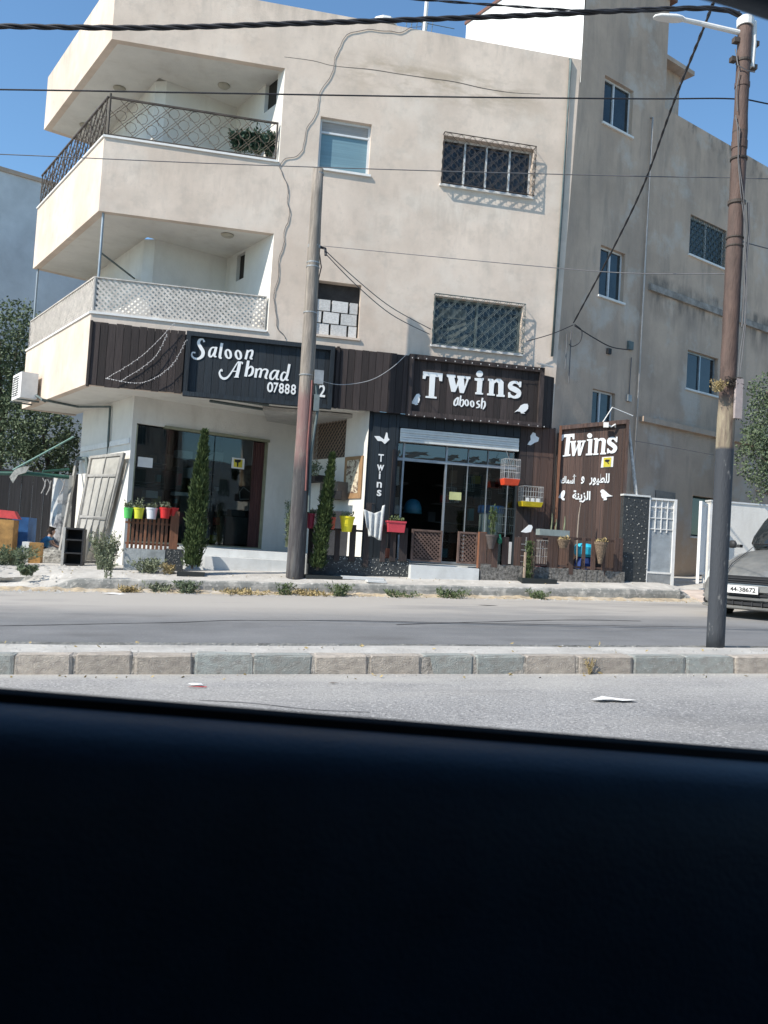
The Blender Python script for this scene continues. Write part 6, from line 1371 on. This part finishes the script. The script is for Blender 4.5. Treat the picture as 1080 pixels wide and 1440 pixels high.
def loft(secs, prof, mt_, name, par, closed=True):
    g = MB(); m = None; vs = []
    for s_ in secs:
        h = prof(s_); row = [cw(s_[0], y, z) for y, z in h]+[cw(s_[0], -y, z) for y, z in h[::-1]]; m = len(row); vs += row
    fs = [(i*m+k, i*m+(k+1) % m, (i+1)*m+(k+1) % m, (i+1)*m+k) for i in range(len(secs)-1) for k in range(m)]+[tuple(range(m))[::-1], tuple((len(secs)-1)*m+k for k in range(m))]
    g.add(vs, fs); o = g.build(name, mt_, par, smooth=True); md = o.modifiers.new('b', 'SUBSURF'); md.levels = 1; md.render_levels = 1; return o
loft(SEC, lambda s: [(0.02, s[2]), (.45*s[1], s[2]-.005), (.8*s[1], s[2]-.035), (.95*s[1], s[3]+.03), (s[1], s[3]-.06), (s[1]*1.01, (s[3]+s[4])/2), (.98*s[1], s[4]+.08), (.88*s[1], s[4]), (.02, s[4])], cm, 'body', car)
loft([(.80, .70, .955, .90, 0), (.25, .62, 1.33, .90, 0), (-.1, .60, 1.40, .9, 0), (-.8, .60, 1.40, .9, 0), (-1.25, .62, 1.22, .9, 0), (-1.65, .68, .97, .9, 0)], lambda s: [(.02, s[2]), (.8*s[1], s[2]-.02), (s[1], s[2]-.07 if s[2] > 1.1 else s[2]-.03), (s[1]+.1*(s[2]-.9)/.5+.08, .9), (.02, .88)], dark_glass('car_glass', (.02, .025, .028), .04), 'windows', car)
loft([(.28, .60, 1.345, .9, 0), (-.1, .62, 1.42, .9, 0), (-.8, .62, 1.42, .9, 0), (-1.15, .60, 1.30, .9, 0)], lambda s: [(.02, s[2]), (.8*s[1], s[2]-.018), (s[1], s[2]-.06), (.5*s[1], s[2]-.05), (.02, s[2]-.03)], cm, 'roof', car)
for s_ in (1, -1):
    pass
def strip(pts_, n0, name, mt_, par=None): pass
def cbox(x0, x1, y0, y1, z0, z1, name, mt_, par=None):
    P = [cw(x1, y0, z0), cw(x1, y1, z0), cw(x0, y1, z0), cw(x0, y0, z0), cw(x1, y0, z1), cw(x1, y1, z1), cw(x0, y1, z1), cw(x0, y0, z1)]
    g = MB(); g.hexa(P); return g.build(name, mt_, par or car)
gr_o = cbox(2.0, 2.155, -.44, .44, .60, .672, 'grille', black)
for k in range(3): cbox(2.165, 2.172, -.41, .41, .605+k*.02, .613+k*.02, 'grille_bar', cpl, gr_o)
# bumper: curved bar
def arc_bar(z0, z1, xo, mt_, name, dx=.0, yw=.84, par=None):
    g = MB(); n = 14; vs = []
    for i in range(n+1):
        y = -yw+2*yw*i/n; x = xo-.30*(abs(y)/yw)**3.2
        for (dxx, z) in ((.0, z0), (.045, z0+.02), (.05, z1-.02), (.0, z1), (-.12, z1), (-.12, z0)): vs.append(cw(x+dxx+dx, y, z))
    fs = [(i*6+k, i*6+(k+1) % 6, (i+1)*6+(k+1) % 6, (i+1)*6+k) for i in range(n) for k in range(6)]+[tuple(range(6)), tuple(n*6+k for k in range(6))][::1]
    g.add(vs, fs); return g.build(name, mt_, par or car, smooth=False)
bmp = arc_bar(.47, .585, 2.18, cm, 'bumper'); arc_bar(.40, .468, 2.16, cpl, 'bumper_inset', par=bmp); arc_bar(.335, .398, 2.18, cm, 'bumper', 0); arc_bar(.25, .333, 2.15, cpl, 'air_intake'); arc_bar(.19, .249, 2.19, cm, 'bumper_lip')
for k in range(7): cbox(2.17, 2.21, -.5+k*.16, -.485+k*.16, .255, .33, 'intake_bar', cpl)
for s_ in (1, -1):
    g = MB(); vs = []; 
    for (x, y, z) in ((2.13, .43, .60), (1.93, .79, .61), (1.80, .82, .68), (1.92, .72, .735), (2.09, .45, .675)): vs.append(cw(x+.03, s_*y, z))
    for (x, y, z) in ((2.13, .43, .60), (1.93, .79, .61), (1.80, .82, .68), (1.92, .72, .735), (2.09, .45, .675)): vs.append(cw(x-.12, s_*y*.93, z))
    g.add(vs, [(0, 1, 2, 3, 4), (9, 8, 7, 6, 5)]+[(i, (i+1) % 5, (i+1) % 5+5, i+5) for i in range(5)]); g.build('headlight', chd, car)
    for x in (1.32, -1.38):
        wh = MB(); c0_ = cw(x, s_*.76, .30); ringp = [(.0, .10), (.22, .10), (.29, .085), (.30, .0), (.29, -.085), (.0, -.09)]; vs = []
        for r_, o_ in ringp:
            for k in range(20): th = k*math.pi/10; vs.append(c0_+hd*(r_*math.cos(th))+Vector((0, 0, r_*math.sin(th)))+sd*(o_*s_))
        wh.add(vs, [(i*20+k, i*20+(k+1) % 20, (i+1)*20+(k+1) % 20, (i+1)*20+k) for i in range(5) for k in range(20)]); wo = wh.build('wheel', black, car)
        rm = MB(); vs = [c0_+sd*(.105*s_)+hd*(.17*math.cos(k*math.pi/8))+Vector((0, 0, .17*math.sin(k*math.pi/8))) for k in range(16)]; rm.add(vs, [tuple(range(16))]); rm.build('rim', steel, wo)
    g = MB(); g.lathe(cw(.62, s_*.98, .98), [(.02, -.07), (.09, -.06), (.1, .02), (.06, .07), (.01, .075)], 10, .6, 1); mr = g.build('wing_mirror', cpl, car, smooth=True)
    cbox(.55, .66, s_*.82, s_*.92, .95, .98, 'mirror_arm', cpl, mr)
    cbox(2.12, 1.0, s_*.33, s_*.318, .0, .01, 'bonnet_crease', cpl) if False else None
    g = MB(); g.tube([cw(2.10, s_*.36, .688), cw(1.75, s_*.43, .782), cw(1.0, s_*.52, .905), cw(.74, s_*.55, .955)], .008, 4); g.build('bonnet_crease', cpl, car)
g = MB(); g.tube([cw(.78, -.5, .985), cw(.72, .1, 1.0)], .012, 4); g.tube([cw(.78, .1, .985), cw(.70, .62, 1.0)], .012, 4); g.build('wiper', black, car)
PLT = Pl(cw(2.245, 0, 0), (sd.x, sd.y)); PLT = Pl(cw(2.245, 0, 0), (sd.x, sd.y)) if PLT.N.dot(hd) > 0 else Pl(cw(2.245, 0, 0), (-sd.x, -sd.y))
g = MB(); zp = cz+.52-.06; g.pbox(PLT, -.26, .26, zp-.005, zp+.12, 0, .012); npl = g.build('number_plate', trim_white, car)
text('44-38672', PLT, (-.20, .22, zp+.02, zp+.095), .013, black, npl, 'plate_number', bold=.02, th=.002)
# ------------------------------------------------------------------ litter
def litter(label, px, py, pts, mt_, cat='litter', Y=None, h=.02):
    c = onz(px, py, 0)
    for _ in range(4): c = onz(px, py, zg(c.x, c.y))
    z = zg(c.x, c.y)+.004; g = MB(); m = len(pts); vs = [Vector((c.x+a, c.y+b_, z+random.uniform(0, h))) for a, b_ in pts]+[Vector((c.x, c.y, z+h))]
    g.add(vs, [(i, (i+1) % m, m) for i in range(m)]); o = g.build('litter', mt_); tag(o, label, cat)
litter('crumpled white paper lying on the near road at the right', 862, 987, [(-.16, .03), (-.05, .08), (.03, .05), (.16, .03), (.17, -.04), (.05, -.05), (-.02, -.02), (-.12, -.04)], trim_white, h=.025)
litter('small white and red wrapper on the near road at the left', 275, 965, [(-.06, -.01), (-.03, .03), (.04, .03), (.06, 0), (.03, -.03), (-.03, -.03)], trim_white, h=.02)
litter('thin red strip beside the small white wrapper', 277, 967.5, [(-.07, -.01), (-.07, .01), (.07, .01), (.07, -.01)], mred, h=.01)
litter('flattened white scrap in the gutter at the left of the kerb', 160, 836, [(-.2, 0), (-.1, .05), (.1, .04), (.2, 0), (.1, -.05), (-.1, -.05)], trim_white, h=.03)
litter('dark stone on the far road below the pole', 415, 830, [(-.05, -.02), (0, .04), (.05, 0), (0, -.04)], black, h=.04)
litter('thin dark leaf on the near road, middle', 468, 962, [(-.04, 0), (0, .02), (.05, 0), (0, -.01)], bark, h=.01)
litter('dark patch of rubber on the far road before the shop', 686, 853, [(-.2, 0), (-.1, .04), (.15, .03), (.2, 0), (0, -.04)], black, h=.005)
# broken white tile on the pavement by the middle fence
q = gpt(525, 816, 16.5); MBt = MB().box(q.x-.12, q.x+.25, 16.42, 16.7, q.z, q.z+.04); tag(MBt.build('broken_tile', tile_white), 'broken white tile slab lying on the pavement edge', 'slab')
q = gpt(515, 809, 16.9); tag(MB().box(q.x-.5, q.x+.35, 16.78, 17.1, q.z-.02, q.z+.035).build('marble_slab', tile_white), 'long white marble slab below the pebbled wall', 'slab')
# ------------------------------------------------------------------ the car the picture is taken from
din = mat('door_trim_navy', (.020, .040, .064), rough=.5, var=.15, scale=8, bump=.08, bscale=260, spec=.3); drub = mat('window_seal', (.006, .006, .007), rough=.6, bump=0, spec=.15)
cab = thing('viewer_car', 'dark interior of the car from which the street is seen, window sill and roof edge', 'car', (0, .5, .1))
def sill(x): return .9685-.058*(x+.118)
g = MB(); vs = []; N_ = 30; prof = [(.62, -.30), (.625, -.03), (.615, -.012), (.60, -.004), (.57, .0), (.55, -.003), (.535, -.010), (.525, -.022), (.515, -.05), (.505, -.10), (.50, -.2), (.495, -.4), (.47, -.62), (.44, -.85)]
for i in range(N_+1):
    x = -1.3+2.9*i/N_; 
    for (y, dz) in prof: vs.append(Vector((x, y, sill(x)+dz)))
m = len(prof)
g.add(vs, [(i*m+k, i*m+k+1, (i+1)*m+k+1, (i+1)*m+k) for i in range(N_) for k in range(m-1)])
g.build('door_panel', din, cab, smooth=True)
g = MB(); g.tube([Vector((-1.3+2.9*i/10, .585, sill(-1.3+2.9*i/10)-.001)) for i in range(11)], .008, 8); g.build('window_seal', drub, cab)
# roof edge above the window, curving down at the right to the pillar
g = MB(); P = spl([Vector(p_) for p_ in ((-1.3, .60, 1.60), (-.4, .6, 1.60), (.1, .6, 1.592), (.30, .6, 1.567), (.42, .6, 1.558), (.60, .6, 1.52), (.85, .62, 1.35), (1.15, .66, 1.10), (1.4, .68, .93))], 5)
g.tube(P, .030, 10); g.build('window_frame', din, cab, smooth=True)
g = MB(); g.box(-1.4, 1.2, -1.0, .59, 1.60, 1.66); g.build('roof_lining', din, cab)
g = MB(); g.box(-1.45, -1.3, -1.0, .62, .1, 1.64); g.build('seat_back', din, cab)
g = MB(); g.box(-1.45, 1.7, -1.1, -1.0, .1, 1.38); g.build('far_door_light_block', din, cab)  # unseen far side, raised past the window line to block light from the door panel
g = MB(); g.box(-1.45, 1.7, -1.0, .5, .05, .12); g.build('car_floor', din, cab)
g = MB(); g.box(1.6, 1.7, -1.0, .6, .12, .95); g.build('dashboard', din, cab)
# cracks and old tar lines in the roads, thin skins a few millimetres above the surface
tar = mat('tar', (.05, .05, .052), rough=.9, var=.3, scale=8, bump=.3)
def road_line(name, pts, wd, seed, mt_=tar):
    P = []
    for px, py in pts:
        c = onz(px, py, 0)
        for _ in range(5): c = onz(px, py, zg(c.x, c.y))
        P.append(c)
    P = spl(P, 14); g = MB(); k = 0
    for i, p in enumerate(P):
        q = P[min(i+1, len(P)-1)]-P[max(i-1, 0)]; n_ = Vector((-q.y, q.x, 0)).normalized(); w_ = wd*(.6+.8*abs(noise.noise(p*3+Vector((seed, 0, 0))))); o_ = n_*noise.noise(p*1.3+Vector((0, seed, 0)))*.06
        a, b_ = p+o_+n_*w_, p+o_-n_*w_; a.z = zg(a.x, a.y)+.004; b_.z = zg(b_.x, b_.y)+.004; g.v += [a, b_]
        if i: g.f.append((2*i-2, 2*i-1, 2*i+1, 2*i))
    structure(g.build(name, mt_))
road_line('road_crack', [(-60, 882), (120, 878), (240, 876), (330, 873), (480, 873), (640, 876), (800, 879), (1000, 882)], .022, 3)
road_line('road_crack', [(560, 879), (700, 874), (800, 872), (900, 873)], .03, 8)
road_line('road_crack', [(280, 985), (360, 991), (430, 997), (520, 1001)], .007, 5)
# hairline crack in the pink plaster
g = MB(); pts = [FP.px(x, y) for x, y in ((400, 80), (440, 86), (470, 92), (520, 98), (560, 104), (600, 109), (640, 116), (680, 124), (720, 130), (760, 133))]
pts = [(a, z+.012*math.sin(i*2.3)) for i, (a, z) in enumerate(pts)]; g.ribbon(FP, pts, [.004, .006, .005, .009, .008, .010, .009, .010, .006, .004], -.002, .002); g.build('wall_crack', mat('crack_dark', (.13, .11, .09), bump=0), Bd)
# scattered small leaves and paper scraps along the gutter
rr = random.Random(12); g = MB()
for i in range(260):
    x = rr.uniform(-3, 10); y = rr.choice([rr.uniform(15.8, 16.3), rr.uniform(16.7, 17.1), rr.uniform(7.42, 8.0), rr.uniform(6.9, 7.18)]); p = Vector((x, y, zg(x, y)+.008)); d = Vector((rr.uniform(-1, 1), rr.uniform(-1, 1), rr.uniform(-.1, .25))).normalized(); leaf(g, p, d, rr.uniform(.02, .06), rr.uniform(.006, .014), rr)
tag(g.build('fallen_leaves', dry, origin=(0, 0, 0)), 'dry fallen leaves strewn along the gutter and kerb', 'leaves', kind='stuff')
# more stock in both shops
rr = random.Random(21); pal = [mat('stock_%s' % n_, c_, rough=.6, bump=0) for n_, c_ in (('red', (.35, .04, .03)), ('yellow', (.5, .4, .05)), ('teal', (.03, .22, .24)), ('white', (.5, .5, .48)), ('brown', (.2, .13, .08)))]
for k in range(46):
    if k < 26: pl, a0, a1, n0 = GU, .3, 2.9, -rr.uniform(.7, 2.2)
    else: pl, a0, a1, n0 = FP, 5.3, 6.9, -rr.uniform(.5, 2.0)
    a = rr.uniform(a0, a1); z = .9+.45*rr.randint(0, 4)+(0 if k % 2 else .03); w_ = rr.uniform(.06, .2); h_ = rr.uniform(.08, .3)
    MB().pbox(pl, a, a+w_, z, z+h_, n0-.15, n0).build('shelf_goods', pal[k % 5], Bd)
for pl, a0, a1, n0 in ((GU, .25, 3.0, -2.3), (GU, .25, 1.2, -.95), (FP, 5.25, 7.0, -2.15)):
    for z in range(5): MB().pbox(pl, a0, a1, .87+z*.45, .89+z*.45, n0-.3, n0+.1).build('shop_shelf', fur, Bd)
# hanging cages inside the bird shop
for k in range(4):
    x = 5.2+k*.42; g = MB(); z0 = 2.2+.3*(k % 2)
    for j in range(7): g.tube([(x+j*.04, 18.9, z0), (x+j*.04, 18.9, z0+.35)], .004, 3, False)
    for z in (z0, z0+.17, z0+.35): g.tube([(x, 18.9, z), (x+.24, 18.9, z)], .006, 3, False)
    g.tube([(x+.12, 18.9, z0+.35), (x+.12, 18.9, 3.4)], .004, 3, False); g.build('hanging_cage', wire_w, Bd)
# stand-in houses added unseen behind the viewer, to give the shop glass reflections
for i, (x0, x1, y, h, m_) in enumerate(((-16, -5, -12, 7.5, white_plaster), (-3.5, 5, -13, 10.5, plaster), (7, 19, -11.5, 6.5, plaster_grey), (20.5, 34, -12.5, 9.5, plaster), (35, 52, -11, 7.0, white_plaster))):
    ho = thing('stand_in_house', ['white low stand-in house across the street on the left', 'tall pink stand-in house across the street in the middle', 'low grey stand-in house across the street on the right', 'second pink stand-in house across the street, further right', 'long white stand-in house across the street, furthest right'][i], 'house', ((x0+x1)/2, y, 0), 'stand-in houses across the street')
    OP = Pl((x1, y), (-1, 0)); W2 = x1-x0; holes = [(a, a+1.3, z, z+1.4) for z in [1.2+3.1*j for j in range(int(h//3.1))] for a in [1.0+2.6*j for j in range(int((W2-1.6)//2.6)+1)] if a+1.3 < W2-.4]
    g = MB(); wallp(g, OP, 0, W2, -.5, h, holes, .2); g.pbox(OP, .01, W2-.01, -.4, h-.01, -7, -.25); g.build('wall', m_, ho)
    for hh in holes: window(OP, hh, [.5], frame_white, pane_dark, .12, .05, parent=ho, sill=False)
